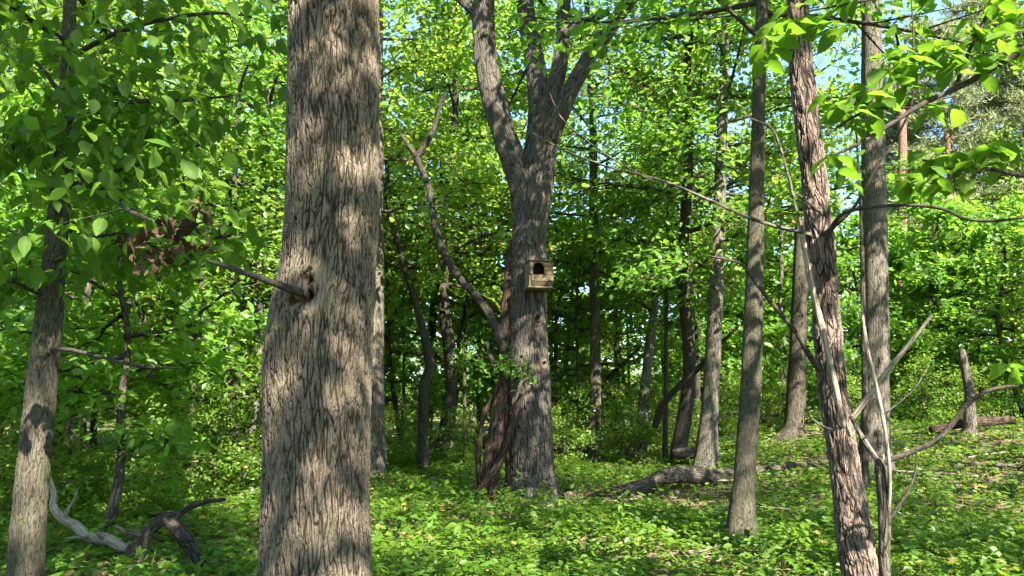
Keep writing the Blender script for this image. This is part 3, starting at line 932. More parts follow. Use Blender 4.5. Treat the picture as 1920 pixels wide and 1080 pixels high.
LB = [
    [(124, 230, 12, 5.6), (180, 205, 10, 5.3), (260, 190, 9, 5.0), (350, 188, 7, 4.8), (430, 180, 4, 4.6)],
    [(122, 300, 11, 5.6), (170, 345, 10, 5.3), (215, 375, 9, 5.0), (260, 405, 8, 4.7), (330, 425, 6, 4.5), (390, 415, 3, 4.5)],
    [(120, 285, 10, 5.6), (70, 270, 8, 5.4), (20, 275, 7, 5.2), (-60, 250, 5, 5.0)],
    [(96, 560, 9, 5.6), (50, 540, 8, 5.4), (0, 512, 7, 5.2), (-60, 490, 5, 5.1)],
    [(130, 110, 11, 5.6), (200, 70, 9, 5.3), (290, 40, 8, 5.0), (390, 25, 6, 4.8), (470, 30, 4, 4.6)],
    [(84, 655, 9, 5.6), (130, 656, 8, 5.4), (200, 672, 7, 5.2), (270, 688, 5, 5.1), (340, 690, 3, 5.0)],
    [(130, 80, 10, 5.6), (70, 45, 9, 5.3), (20, 10, 8, 5.0), (-40, -30, 6, 4.8)],
    [(125, 190, 9, 5.6), (60, 110, 8, 5.9), (0, 80, 7, 6.2), (-60, 60, 5, 6.4)],
    [(118, 350, 9, 5.6), (190, 330, 7, 5.9), (280, 300, 6, 6.2), (380, 270, 4, 6.4)],
    [(112, 420, 9, 5.6), (160, 445, 7, 5.9), (240, 440, 5, 6.2), (320, 480, 3, 6.4)],
]
for k, pp in enumerate(LB):
    px_limb(left_root, pp, M['twig'], seed=30 + k)

# a broad pointed leaf, curled a little: shared by all near leaves
def big_leaf_mesh(seed, mat, curl):
    g = np.random.default_rng(seed)
    xs = np.array([0.0, 0.12, 0.32, 0.55, 0.78, 1.0])
    ws = np.array([0.0, 0.16, 0.27, 0.27, 0.16, 0.0]) * g.uniform(0.85, 1.15)
    V, F = [], []
    for x, w in zip(xs, ws):
        z = -curl * x * x
        for sgn in (-1, 0, 1):
            V.append((x, sgn * w + 0.02 * math.sin(7 * x), z + (0.10 * abs(sgn) * w / 0.3) - 0.03 * abs(sgn) * math.sin(11 * x + sgn)))
    for i in range(len(xs) - 1):
        b = i * 3
        F += [[b, b + 3, b + 4, b + 1], [b + 1, b + 4, b + 5, b + 2]]
    V += [(-0.28, -0.008, -0.02), (-0.28, 0.008, -0.02), (0.02, 0.01, 0), (0.02, -0.01, 0)]
    F.append([18, 21, 20, 19])
    V = np.array(V)
    return mesh_from('leaf', V, np.array(F), None, mat, {'tint': np.full(len(V), g.uniform(0.1, 0.9)), 'blade': V})


BL = [big_leaf_mesh(100 + k, M['bigleaf'], 0.10 + 0.06 * (k % 4)) for k in range(6)]


def put_leaf(mesh, root, p, mid, nor, size, name='leaf', parent=None):
    x = Vector(mid).normalized(); z = Vector(nor); z = (z - x * z.dot(x)).normalized(); y = z.cross(x)
    o = bpy.data.objects.new(name, mesh); C.objects.link(o)
    o.parent = parent or root
    m = Matrix((x, y, z)).transposed().to_4x4()
    m.translation = Vector(p) - Vector(root.location)
    o.matrix_local = m @ Matrix.Diagonal((size, size, size, 1))
    return o


def sample_paths(paths, g, n, lo=0.3, depth_keep=True):
    """random points along pixel paths, with the direction of the twig there"""
    out = []
    W = [px_path(p, 5) for p in paths]
    for _ in range(n):
        P_, R_ = W[g.integers(len(W))]
        t = lo + (1 - lo) * g.random() ** 0.8
        u = t * (len(P_) - 1); i = min(int(u), len(P_) - 2); f = u - i
        out.append((P_[i] * (1 - f) + P_[i + 1] * f, P_[i + 1] - P_[i]))
    return out


g = np.random.default_rng(77)
green = [LB[k] for k in (0, 1, 2, 4, 6, 7, 8, 9, 3)]
segs = []
sprays = sample_paths(green, g, 84, 0.2)
cnt = 0
spos, smid, snor, ssz = [], [], [], []
for (p, d) in sprays:
    d = d / np.linalg.norm(d)
    e = p + d * 0.1 + g.normal(0, 1, 3) * np.array([0.22, 0.26, 0.14])
    segs.append((p, e, 0.004, 0.002))
    for q in range(g.integers(14, 26)):
        c = e + g.normal(0, 1, 3) * np.array([0.17, 0.17, 0.10])
        mid = d * 0.4 + g.normal(0, 0.6, 3) + np.array([0, 0, -0.55]); nor = np.array([0, -0.15, 1.0]) + g.normal(0, 0.4, 3)
        s = g.uniform(0.08, 0.175)
        if cnt < 300 and g.random() < 0.22:
            put_leaf(BL[g.integers(6)], left_root, c, mid, nor, s); cnt += 1
        else:
            spos.append(c); smid.append(mid); snor.append(nor); ssz.append(s)
limb_pts = np.vstack([resample(*px_path(pp, 5), 14)[0] for pp in LB])
for _ in range(40):
    px, py = g.uniform(-20, 330), g.uniform(-20, 350)
    e = at(px, py, g.uniform(4.6, 5.3))
    q0 = limb_pts[np.argmin(((limb_pts - e) ** 2).sum(1))]
    w_ = (q0 + e) / 2 + g.normal(0, 0.04, 3)
    segs += [(q0, w_, 0.006, 0.004), (w_, e, 0.004, 0.002)]
    for q in range(16):
        spos.append(e + g.normal(0, 1, 3) * np.array([0.15, 0.15, 0.10])); smid.append(g.normal(0, 0.6, 3) + [0, 0, -0.5]); snor.append(np.array([0, -0.15, 1.0]) + g.normal(0, 0.45, 3)); ssz.append(g.uniform(0.06, 0.17))
spos = np.array(spos) - np.array(left_root.location)
obj('foliage', leaf_mesh('foliage', spos, np.array(smid), np.array(snor), np.array(ssz), M['bigleaf'], 'blade', seed=4), left_root, kind='stuff')
V, F, K = thin_segments([(a - np.array(left_root.location), b - np.array(left_root.location), r, s) for a, b, r, s in segs])
obj('twigs', mesh_from('twigs', V, F, None, M['dark'], {'bark': K}), left_root, kind='stuff')
# withered brown leaves hanging in bunches
DL = [big_leaf_mesh(200 + k, M['dryleaf'], 0.55 + 0.15 * k) for k in range(3)]
for (px, py, n, yy) in ((256, 440, 16, 4.5), (298, 480, 26, 4.45), (335, 445, 16, 4.5), (372, 405, 18, 4.5), (396, 440, 14, 4.5), (300, 425, 14, 4.5)):
    c = at(px, py, yy)
    for k in range(n):
        put_leaf(DL[k % 3], left_root, c + g.normal(0, 1, 3) * [0.05, 0.06, 0.055], [g.normal(0, 0.35), g.normal(0, 0.35), -1], g.normal(0, 1, 3), g.uniform(0.05, 0.10), 'withered_leaf')

CB = [
    ([(1545, 470, 14, 5.55), (1558, 430, 12, 5.45), (1590, 397, 9, 5.3), (1680, 385, 8, 5.2), (1760, 390, 8, 5.1), (1810, 410, 8, 5.0), (1870, 414, 7, 4.95), (1960, 400, 5, 4.9)], 'twig'),
    ([(1545, 440, 12, 5.5), (1600, 390, 8, 5.35), (1640, 320, 7, 5.2), (1685, 250, 6, 5.1), (1712, 180, 5, 5.0), (1712, 60, 4, 5.0), (1706, -40, 3, 5.0)], 'twig'),
    ([(1543, 700, 17, 5.6), (1520, 670, 14, 5.5), (1490, 620, 11, 5.45), (1440, 560, 10, 5.4), (1410, 520, 9, 5.4), (1385, 493, 7, 5.4), (1330, 480, 4, 5.4)], 'twig'),
    ([(1520, 440, 11, 5.5), (1420, 414, 9, 5.6), (1330, 375, 8, 5.7), (1240, 338, 6, 5.8), (1150, 316, 5, 5.9), (1060, 283, 4, 6.0), (1000, 250, 3, 6.1)], 'pale'),
    ([(1225, 341, 5, 5.8), (1140, 292, 4, 5.75), (1060, 230, 4, 5.7), (1030, 175, 3, 5.7)], 'plain'),
    ([(1533, 560, 11, 5.42), (1520, 500, 10, 5.4), (1508, 445, 9, 5.4), (1490, 380, 7, 5.4), (1475, 320, 6, 5.4), (1450, 245, 6, 5.4), (1408, 222, 4, 5.4)], 'pale'),
    ([(1540, 400, 8, 5.4), (1510, 375, 6, 5.3), (1490, 360, 4, 5.3)], 'pale'),
    ([(1582, 800, 10, 5.4), (1560, 805, 8, 5.3), (1535, 795, 6, 5.2), (1520, 780, 3, 5.2)], 'pale'),
]
for k, (pp, mm) in enumerate(CB):
    px_limb(cherry_root, [(q[0], q[1], q[2] * 0.78, *q[3:]) for q in pp], M[mm], seed=60 + k, nrow=50)
vp, vr = px_path([(1504, 440, 9, 5.38), (1518, 520, 11, 5.36), (1535, 590, 12, 5.35), (1552, 660, 11, 5.34), (1570, 740, 11, 5.33), (1582, 800, 8, 5.33)], 5.4)
stem('bare_strip', vp, vr, M['dead'], cherry_root, 10, 60, 0.1, 71)

# --- tree standing just outside the picture whose leafy branches reach in
rt = at(2090, 800, 4.6); rb = (rt[0], rt[1], gz(rt[0], rt[1]))
hk = thing('hickory_tree', 'young tree whose leafy branches reach in beside the blue sky', 'tree', rb)
tp = np.array([[rb[0], rb[1], rb[2] - 0.2], [rb[0] + 0.02, rb[1], 1.2], [rb[0] + 0.05, rb[1] + 0.03, 2.6], [rb[0], rb[1] + 0.05, 4.2], [rb[0] - 0.05, rb[1], 6.2]])
stem('trunk', tp, np.array([0.10, 0.085, 0.075, 0.06, 0.03]), M['mossy'], hk, 20, 80, 0.06, 81)
HB = [
    [(2085, -20, 20, 4.6), (1990, 42, 16, 4.5), (1920, 92, 13, 4.45), (1820, 152, 11, 4.4), (1730, 195, 10, 4.35), (1650, 245, 8, 4.3), (1600, 275, 6, 4.3), (1545, 298, 4, 4.3)],
    [(1716, 200, 8, 4.35), (1640, 205, 6, 4.3), (1590, 225, 5, 4.3), (1550, 255, 3, 4.3)],
    [(1790, 168, 7, 4.4), (1815, 100, 7, 4.35), (1845, 40, 6, 4.3), (1870, -30, 5, 4.3)],
    [(2085, 330, 12, 4.6), (2000, 335, 9, 4.4), (1920, 330, 8, 4.3), (1860, 318, 7, 4.2), (1800, 312, 6, 4.15), (1730, 300, 4, 4.1)],
    [(2085, -150, 14, 4.6), (1960, -60, 11, 4.4), (1840, -25, 9, 4.3), (1740, -20, 7, 4.2), (1600, 5, 5, 4.2), (1520, 20, 4, 4.2)],
    [(2085, 690, 14, 4.6), (2000, 690, 9, 4.4), (1940, 700, 6, 4.3), (1895, 690, 3, 4.3)],
]
for k, pp in enumerate(HB):
    px_limb(hk, pp, M['twig'], seed=90 + k, nrow=50)
g = np.random.default_rng(19)
# (px, py, spread x, spread y, leaves, depth): sprays of drooping leaflets
for (px, py, sx, sy, n, yy) in ((1700, 110, 45, 18, 18, 4.35), (1760, 95, 30, 18, 9, 4.35), (1860, 50, 55, 25, 16, 4.3), (1850, 110, 40, 22, 14, 4.35), (1790, 120, 26, 16, 7, 4.35),
                                (1620, 185, 50, 28, 18, 4.3), (1680, 150, 40, 18, 10, 4.3), (1745, 205, 30, 12, 9, 4.35), (1600, 215, 36, 18, 12, 4.3),
                                (1760, 305, 42, 22, 16, 4.15), (1830, 295, 46, 22, 18, 4.2), (1790, 330, 40, 20, 14, 4.15), (1720, 335, 20, 10, 6, 4.1), (1870, 280, 26, 14, 8, 4.2),
                                (1560, 45, 30, 28, 14, 4.2), (1470, 45, 26, 38, 13, 4.2), (1440, 90, 20, 28, 8, 4.2), (1900, 10, 50, 14, 12, 4.3), (1600, -8, 36, 10, 8, 4.2),
                                (1565, 300, 30, 22, 10, 4.3), (1905, 690, 22, 10, 8, 4.3)):
    c0 = at(px, py, yy)
    for k in range(n):
        p = at(px + g.normal(0, sx * 0.62), py + g.normal(0, sy * 0.62), yy + g.normal(0, 0.09))
        a = g.uniform(0, 2 * math.pi)
        put_leaf(BL[g.integers(6)], hk, p, [math.cos(a), math.sin(a), -0.45 + g.normal(0, 0.25)], np.array([0, 0, 1.0]) + g.normal(0, 0.33, 3), g.uniform(0.11, 0.20))

# --- dead sapling with crossing bare branches in front of the red-brown tree
DY = 4.7


def thin(pp, k=0.8):
    return [(q[0], q[1], q[2] * k, *q[3:]) for q in pp]


dp, dr = px_path([(1660, 1085, 20), (1659, 1000, 21), (1657, 930, 23), (1652, 880, 24), (1650, 862, 15)], DY)
foot = np.array([dp[0][0] + 0.02, dp[0][1], gz(dp[0][0], dp[0][1]) - 0.15])
dp = np.vstack([foot, dp]); dr = np.concatenate([[dr[0] * 1.15], dr])
ds = thing('dead_sapling', 'grey dead broken sapling with bare crooked branches', 'dead tree', (foot[0], foot[1], foot[2] + 0.15))
stem('trunk', dp, dr, M['plain'], ds, 20, 120, 0.16, 101)
px_limb(ds, thin([(1655, 880, 15, DY), (1640, 855, 14, DY + 0.05), (1622, 828, 13, DY + 0.1), (1605, 800, 11, DY + 0.2), (1596, 782, 8, DY + 0.3)]), M['pale'], 'branch', 12, 40, 0.12, 102)
px_limb(ds, thin([(1652, 875, 16, DY), (1668, 862, 13, DY - 0.03), (1700, 851, 12, DY - 0.05), (1755, 826, 12, DY - 0.1), (1785, 795, 12, DY - 0.12), (1815, 758, 11, DY - 0.15), (1860, 730, 9, DY - 0.18), (1935, 722, 7, DY - 0.2)]), M['twig'], 'branch', 12, 60, 0.12, 103)
px_limb(ds, thin([(1662, 985, 9, DY), (1680, 955, 8, DY - 0.03), (1702, 922, 7, DY - 0.05), (1716, 885, 5, DY - 0.05), (1718, 850, 3, DY - 0.05)]), M['twig'], 'branch', 8, 40, 0.1, 104)
px_limb(ds, thin([(1656, 895, 9, DY), (1657, 870, 8, DY), (1656, 852, 5, DY)]), M['dead'], 'stub', 8, 16, 0.1, 105)
px_limb(ds, thin([(1664, 975, 8, DY), (1669, 910, 7, DY - 0.06), (1664, 840, 8, DY - 0.08), (1651, 760, 9, DY - 0.1), (1637, 700, 9, DY - 0.1), (1624, 640, 8, DY - 0.08), (1617, 590, 6, DY - 0.06), (1616, 560, 3, DY - 0.05)]), M['dead'], 'branch', 10, 60, 0.08, 106)
px_limb(ds, thin([(1655, 778, 6, DY - 0.1), (1690, 752, 5, DY - 0.12), (1717, 725, 4, DY - 0.14), (1742, 685, 2, DY - 0.15)]), M['pale'], 'branch', 8, 30, 0.1, 107)
px_limb(ds, thin([(1596, 786, 14, DY + 0.33), (1625, 748, 13, DY + 0.28), (1660, 700, 11, DY + 0.22), (1705, 645, 10, DY + 0.16), (1747, 591, 7, DY + 0.1)]), M['dead'], 'branch', 12, 50, 0.08, 108)

# --- fallen wood
def fallen(name, label, cat, pp, mat, Y=None, nside=16, nrow=60, lump=0.14, seed=1, sink=None, group=None, extra=None):
    lp, lr = px_path(pp, Y or 5)
    r = thing(name, label, cat, (lp[0][0], lp[0][1], gz(lp[0][0], lp[0][1])), group)
    stem('log' if lr.max() > 0.06 else 'stick', lp, lr, mat, r, nside, nrow, lump, seed, taper_tip=False, extra=extra)
    return r, lp, lr


LGY = ground_hit(1250, 925)
r, lp, lr = fallen('fallen_log', 'broken fallen log with a pale upper end lying beside the sunlit trunk', 'log',
       [(1216, 918, 22, LGY - 0.1), (1226, 902, 30, LGY), (1246, 892, 33, LGY + 0.1), (1275, 888, 32, LGY + 0.3), (1310, 890, 28, LGY + 0.6), (1350, 893, 26, LGY + 0.9), (1400, 886, 22, LGY + 1.4), (1450, 880, 20, LGY + 1.9), (1490, 872, 12, LGY + 2.4)], M['plain'], seed=121, nside=32, nrow=110, lump=0.34, extra=ragged)
lp, lr = px_path([(1105, 932, 14, LGY - 0.6), (1150, 926, 22, LGY - 0.5), (1190, 918, 28, LGY - 0.3), (1222, 908, 26, LGY - 0.15)], 5)
stem('rotten_end', lp, lr, M['dark'], r, 24, 60, 0.35, 144, extra=ragged, taper_tip=False)
r, lp, lr = fallen('fallen_branch', 'pale bare fallen branch sloping down beside the mossy tree', 'log',
       [(90, 895, 10.1, 8.6), (101, 925, 11.7, 8.55), (100, 950, 14.0, 8.5), (118, 972, 18.7, 8.4), (142, 984, 20.3, 8.35), (165, 1004, 21.8, 8.3), (205, 1012, 22.6, 8.2), (225, 1024, 21.1, 8.15), (250, 1032, 18.7, 8.1)], M['dead'], seed=122, lump=0.3, nrow=90)
px_limb(r, [(120, 974, 9.4, 8.4), (128, 955, 7.0, 8.3), (140, 935, 4.7, 8.25), (146, 915, 2.3, 8.2)], M['dead'], 'branch', 8, 24, 0.2, 141)
px_limb(r, [(196, 1012, 10.9, 8.2), (184, 1000, 9.4, 8.1), (176, 992, 7.0, 8.05)], M['dead'], 'stub', 8, 12, 0.2, 142)
px_limb(r, [(170, 1006, 8.6, 8.25), (145, 1008, 6.2, 8.1), (122, 1010, 3.1, 8.0)], M['dead'], 'branch', 8, 20, 0.2, 143)
r, lp, lr = fallen('arched_log', 'dark arched broken log rising out of the green plants', 'log',
       [(232, 1085, 42, 7.7), (252, 1038, 36, 7.8), (268, 1006, 30, 7.85), (288, 985, 25, 7.9), (312, 968, 20, 7.92), (328, 964, 10, 7.92)], M['dark'], seed=123, lump=0.35, nrow=90, nside=24)
px_limb(r, [(296, 974, 15, 7.9), (318, 976, 21, 7.92), (340, 1000, 21, 7.95), (352, 1016, 24, 8.0), (368, 1040, 20, 8.0), (384, 1075, 17, 8.0)], M['dark'], 'branch', 20, 70, 0.35, 133)
px_limb(r, [(325, 975, 14, 7.9), (350, 955, 11, 8.0), (380, 942, 9, 8.1), (422, 936, 6, 8.2)], M['dark'], 'branch', 8, 30, 0.12, 124)
px_limb(r, [(262, 1005, 14, 7.8), (240, 1000, 9, 7.7), (215, 985, 5, 7.6)], M['pale'], 'branch', 8, 20, 0.12, 125)
fallen('low_log', 'low flat log lying by the short broken snag', 'log',
       [(1745, 806, 14, 20.4), (1800, 795, 17, 20.4), (1850, 790, 18, 20.6), (1900, 788, 15, 20.8)], M['rot'], seed=126)
fallen('leaning_branch', 'dark dead branch leaning up against the sunlit trunk', 'log',
       [(1228, 800, 13, 21), (1243, 760, 12, 20.6), (1275, 722, 11, 20.2), (1310, 690, 10, 19.8), (1340, 655, 8, 19.2), (1385, 612, 5, 18.6)], M['dark'], seed=127, nside=10)
fallen('leaning_branch', 'thin dark dead branch leaning behind the slim trunk right of the box', 'log',
       [(1070, 800, 14, 27), (1095, 765, 13, 26.5), (1125, 725, 11, 26), (1165, 685, 8, 25.5), (1200, 650, 5, 25)], M['dark'], seed=128, nside=8)
fallen('brush_log', 'sunlit grey log across the brush pile behind the forked tree', 'log',
       [(1035, 792, 9, 29), (1070, 794, 9, 29), (1110, 796, 8, 29)], M['pale'], seed=129, nside=8)
fallen('brush_log', 'dark rotten log in the brush pile behind the forked tree', 'log',
       [(1030, 835, 16, 23.5), (1075, 838, 18, 23.5), (1150, 846, 15, 23.3)], M['dark'], seed=130, nside=10)
fallen('brush_log', 'dark log end lying behind the fallen log', 'log',
       [(1262, 852, 16, 20.5), (1290, 850, 22, 20.5), (1318, 852, 14, 20.7)], M['dark'], seed=131, nside=10)
fallen('brush_log', 'sunlit fallen log far off between oak and crooked tree', 'log',
       [(725, 838, 9, 28), (760, 835, 10, 28), (830, 830, 8, 28.5)], M['dead'], seed=132, nside=8)

LAND = [(ob.location.x, ob.location.y, t) for ob, t in ((oak_root, 'the big oak'), (cen_root, 'the forked grey tree'), (left_root, 'the mossy tree with pale patches'), (cherry_root, 'the red-brown leaning tree'))]
for px, Y, t in ((1388, 8.9, 'the straight smooth grey trunk'), (1323, 18, 'the sunlit trunk at the log'), (1638, 15.5, 'the thick grey trunk'), (1817, 20, 'the short broken snag'), (300, 7.9, 'the dark arched log'),
                 (1115, 22, 'the thin dark trunk'), (1487, 24, 'the trunk with flared foot'), (794, 19, 'the dark crooked tree'), (1830, 38, 'the pines'), (700, 18, 'the pale blue-grey trunk'), (437, 15, 'the dark upright stem')):
    LAND.append(((px - 960) / FPX * Y, Y, t))


def near_what(x, y):
    return min(LAND, key=lambda q: (q[0] - x) ** 2 + (q[1] - y) ** 2)


# dead sticks strewn about
g = np.random.default_rng(23)
for k in range(46):
    if k < 30:
        px, py = g.uniform(1150, 1915), g.uniform(820, 1060)
    else:
        px, py = g.uniform(20, 1100), g.uniform(850, 1060)
    Yh = ground_hit(px, py)
    p0 = at(px, py, Yh)
    a = g.uniform(0, math.pi); L = g.uniform(0.35, 1.5) * (1 if Yh < 14 else 1.7)
    q = [p0 + np.array([math.cos(a) * L * t + g.normal(0, 0.04), math.sin(a) * L * t + g.normal(0, 0.04), 0]) for t in (-0.5, -0.15, 0.2, 0.5)]
    hgt = g.uniform(0.06, 0.16)
    q = np.array([[v[0], v[1], gz(v[0], v[1]) + hgt * (0.6 + 0.5 * i / 3)] for i, v in enumerate(q)])
    r0 = g.uniform(0.008, 0.02) * (1 if Yh < 14 else 2)
    s_ = thing('dead_stick', 'pale dead stick lying on the ground near ' + near_what(q[0][0], q[0][1])[2], 'stick', (q[0][0], q[0][1], gz(q[0][0], q[0][1])), 'dead sticks on the forest floor')
    stem('stick', q, np.array([r0, r0 * 0.9, r0 * 0.7, r0 * 0.35]), M['dead' if k % 3 else 'pale'], s_, 6, 14, 0.15, k)

# ------------------------------------------------------------------ woodland trees, copied
def trunk_mesh(seed, h, r, lean, mat):
    g = np.random.default_rng(seed)
    zs = np.linspace(-0.2, h, 7)
    dx = np.cumsum(g.normal(0, lean, 7)); dy = np.cumsum(g.normal(0, lean, 7)); dx -= dx[0]; dy -= dy[0]
    P_ = np.stack([dx, dy, zs], 1)
    R_ = r * np.array([1.25, 1.0, 0.9, 0.78, 0.62, 0.42, 0.15])
    V, F, T, b = tube(P_, R_, 9, 26, 0.09, seed)
    ax = lambda z: (float(np.interp(z, zs, dx)), float(np.interp(z, zs, dy)))
    return mesh_from('trunk', V, F, T, mat, {'bark': b}), ax


KINDS = {}


def make_kind(kind, n, fn):
    KINDS[kind] = [fn(k) for k in range(n)]


def f_under(k):
    tm, ax = trunk_mesh(300 + k, 6.8, 0.075, 0.13, M['dark' if k % 2 else 'plain'])
    lm, bm = grow_crown(310 + k, 1.8, 7.2, 2.5, 16, 8, 11, (0.14, 0.17, 0.20)[k % 3], axis=ax, spread=0.24, rise=0.22, mat='leaf' if k % 3 else 'leaf2', kind='maple' if k % 2 else 'oval', barkmat='dark')
    return tm, lm, bm


def f_canopy(k):
    tm, ax = trunk_mesh(330 + k, 16.5, 0.19, 0.22, M[('plain', 'pale', 'plain', 'dark', 'plain', 'pale')[k % 6]])
    lm, bm = grow_crown(340 + k, 6.0, 17.5, 4.2, 24, 9, 14, 0.205, axis=ax, spread=0.36, rise=0.4, flat=0.45, mat='leaf2' if k % 2 else 'leaf', r_limb=0.06)
    return tm, lm, bm


def f_shrub(k):
    tm, ax = trunk_mesh(360 + k, 1.8, 0.02, 0.06, M['dark'])
    lm, bm = grow_crown(370 + k, 0.15, 2.3, 1.15, 12, 6, 11, 0.10, axis=ax, spread=0.17, rise=0.45, mat='leaf' if k % 2 else 'leaf2', r_limb=0.012, barkmat='dark')
    return tm, lm, bm


def f_pine(k):
    tm, ax = trunk_mesh(380 + k, 21, 0.22, 0.15, M['pine'])
    g = np.random.default_rng(390 + k)
    segs, pos, mid = [], [], []
    for w in range(20):
        z = 6.0 + 15.0 * w / 20
        for b in range(7):
            a = g.uniform(0, 6.3); Lb = (4.0 - 2.6 * w / 20) * g.uniform(0.6, 1.1)
            d = np.array([math.cos(a), math.sin(a), 0.18]); s0 = np.array([*ax(z), z])
            segs.append((s0, s0 + d * Lb, 0.035, 0.012))
            for t in range(9):
                c = s0 + d * Lb * (0.3 + 0.7 * t / 8) + g.normal(0, 0.22, 3) * [1, 1, 0.5]
                segs.append((s0 + d * Lb * (0.25 + 0.7 * t / 8), c, 0.01, 0.006))
                m_ = 14
                dd = unit(g.normal(0, 1, (m_, 3)) + d * 0.7 + [0, 0, 0.5])
                pos.append(np.repeat(c[None], m_, 0) + g.normal(0, 0.10, (m_, 3))); mid.append(dd)
    pos = np.vstack(pos); mid = np.vstack(mid)
    n_ = len(pos)
    lm = leaf_mesh('crown', pos, mid, g.normal(0, 1, (n_, 3)), g.uniform(0.28, 0.46, n_), M['needle'], 'needle', seed=k)
    V, F, K = thin_segments(segs)
    return tm, lm, mesh_from('branches', V, F, None, M['pine'], {'bark': K})


def f_thin(k):
    tm, ax = trunk_mesh(430 + k, 16.5, 0.19, 0.22, M['plain'])
    lm, bm = grow_crown(440 + k, 6.0, 17.5, 4.2, 18, 7, 9, 0.19, axis=ax, spread=0.40, rise=0.4, mat='leaf', r_limb=0.06)
    return tm, lm, bm


make_kind('under', 6, f_under)


def f_pole(k):
    tm, ax = trunk_mesh(450 + k, 12, (0.055, 0.085, 0.11, 0.07)[k], 0.16, M[('plain', 'pale', 'dark', 'pale')[k]])
    lm, bm = grow_crown(460 + k, 5.5, 12.6, 2.0, 13, 6, 11, 0.16, axis=ax, spread=0.3, rise=0.4, mat='leaf' if k % 2 else 'leaf2', barkmat='dark')
    return tm, lm, bm


make_kind('thin', 3, f_thin)
make_kind('pole', 4, f_pole)
make_kind('canopy', 6, f_canopy)
make_kind('shrub', 4, f_shrub)
make_kind('pine', 2, f_pine)

INFO = {
    'pole': ('pole_tree', 'slim bare-stemmed tree in the woodland behind', 'tree', 'slim trees of the woodland behind'),
    'thin': ('canopy_tree', 'tall woodland tree with a high open crown', 'tree', 'tall open trees of the woodland'),
    'under': ('understory_tree', 'slender young tree with layered green leaves in the woodland behind', 'tree', 'young understory trees'),
    'canopy': ('canopy_tree', 'tall woodland tree with a high green crown', 'tree', 'tall trees of the woodland'),
    'shrub': ('shrub', 'low leafy green shrub on the forest floor', 'shrub', 'leafy shrubs of the undergrowth'),
    'pine': ('pine_tree', 'tall pale green pine rising beyond the leafy trees', 'tree', 'pines beyond the leafy trees'),
}


def place(kind, x, y, sc=1.0, rot=None, var=None, label=None):
    tm, lm, bm = KINDS[kind][random.randrange(len(KINDS[kind])) if var is None else var % len(KINDS[kind])]
    nm, lb, ct, gr = INFO[kind]
    if label is None and kind in ('under', 'shrub', 'canopy', 'pole') and 0 < y < 34 and abs(x) < 0.75 * y:
        label = {'pole': 'slim bare-stemmed tree standing near ', 'under': 'slender young leafy tree growing near ', 'shrub': 'low leafy green shrub near ', 'canopy': 'tall tree with a high green crown near '}[kind] + near_what(x, y)[2]
    elif label is None and y > 34:
        label = {'under': 'slender young tree with layered leaves deep in the far wood', 'shrub': 'low leafy shrub deep in the far wood', 'canopy': 'tall high-crowned tree deep in the far wood', 'pine': lb, 'pole': 'slim bare-stemmed tree deep in the far wood'}[kind]
    r = thing(nm, label or lb, ct, (x, y, gz(x, y)), gr)
    r.rotation_euler = (0, 0, random.uniform(0, 6.28) if rot is None else rot)
    r.scale = (sc, sc, sc * random.uniform(0.92, 1.1))
    obj('trunk', tm, r)
    obj('crown', lm, r, kind='stuff'); obj('branches', bm, r, kind='stuff')
    return r


def xw(px, Y):
    return (px - 960) / FPX * Y * 1.03


# young trees, by where they stand (photo column, distance, size)
for (px, Y, s) in ((245, 10.0, 0.8), (400, 14.0, 1.0), (130, 14, 1.0), (-40, 10.0, 1.0), (470, 17, 1.1), (300, 18, 1.1), (20, 16, 1.1), (-120, 14, 1.1),
                   (770, 24, 1.1), (860, 28, 1.2), (640, 24, 1.1), (540, 20, 1.1), (1010, 28, 1.2), (1075, 25, 1.05), (1165, 30, 1.3), (1265, 27, 1.1), (1400, 31, 1.3), (1450, 28, 1.1),
                   (1560, 30, 1.2), (1740, 29, 1.2), (1810, 30, 1.2), (1890, 28, 1.2), (1970, 28, 1.2), (2050, 24, 1.1), (1700, 33, 1.2), (1330, 34, 1.3), (930, 33, 1.3), (200, 24, 1.2), (420, 25, 1.2), (90, 24, 1.2)):
    place('under', xw(px, Y), Y, s)
for (px, Y, s) in ((300, 22, 1.0), (150, 26, 1.0), (480, 26, 1.05), (20, 22, 1.0), (790, 31, 1.0), (960, 27, 1.0), (1290, 31, 1.0), 
                   (1250, 21, 0.95), (830, 23, 1.0), (600, 34, 1.05), (-100, 25, 1.0), (360, 33, 1.0)):
    place('canopy', xw(px, Y), Y, s)
for (px, Y, s) in ((1735, 38, 0.95), (1800, 35, 0.95), (1880, 38, 1.05), (1960, 34, 1.0), (2030, 38, 1.05), (1690, 44, 0.95)):
    place('pine', xw(px, Y), Y, s)
for (px, Y, s) in ((330, 11.5, 0.8), (430, 14, 0.8), (120, 12, 0.8), (380, 17, 1.0), (480, 19, 1.0), (760, 27, 1.0), (900, 30, 1.1),
                   (1060, 29, 1.0), (1150, 31, 1.2), (1230, 30, 1.0), (1300, 33, 1.2), (1430, 32, 1.1), (1530, 33, 1.1), (1590, 30, 1.1), (1700, 29, 1.3), (1770, 31, 1.3), (1860, 30, 1.2), (1930, 27, 1.1)):
    place('shrub', xw(px, Y), Y, s)
for (px, Y, s) in ((820, 27, 1.0), (1100, 30, 1.1), (1270, 29, 1.0), (1460, 31, 1.1), (1730, 31, 1.2), (1820, 33, 1.4), (520, 17, 1.1), (60, 13, 1.1), (350, 15, 1.2)):
    place('shrub', xw(px, Y), Y, s)
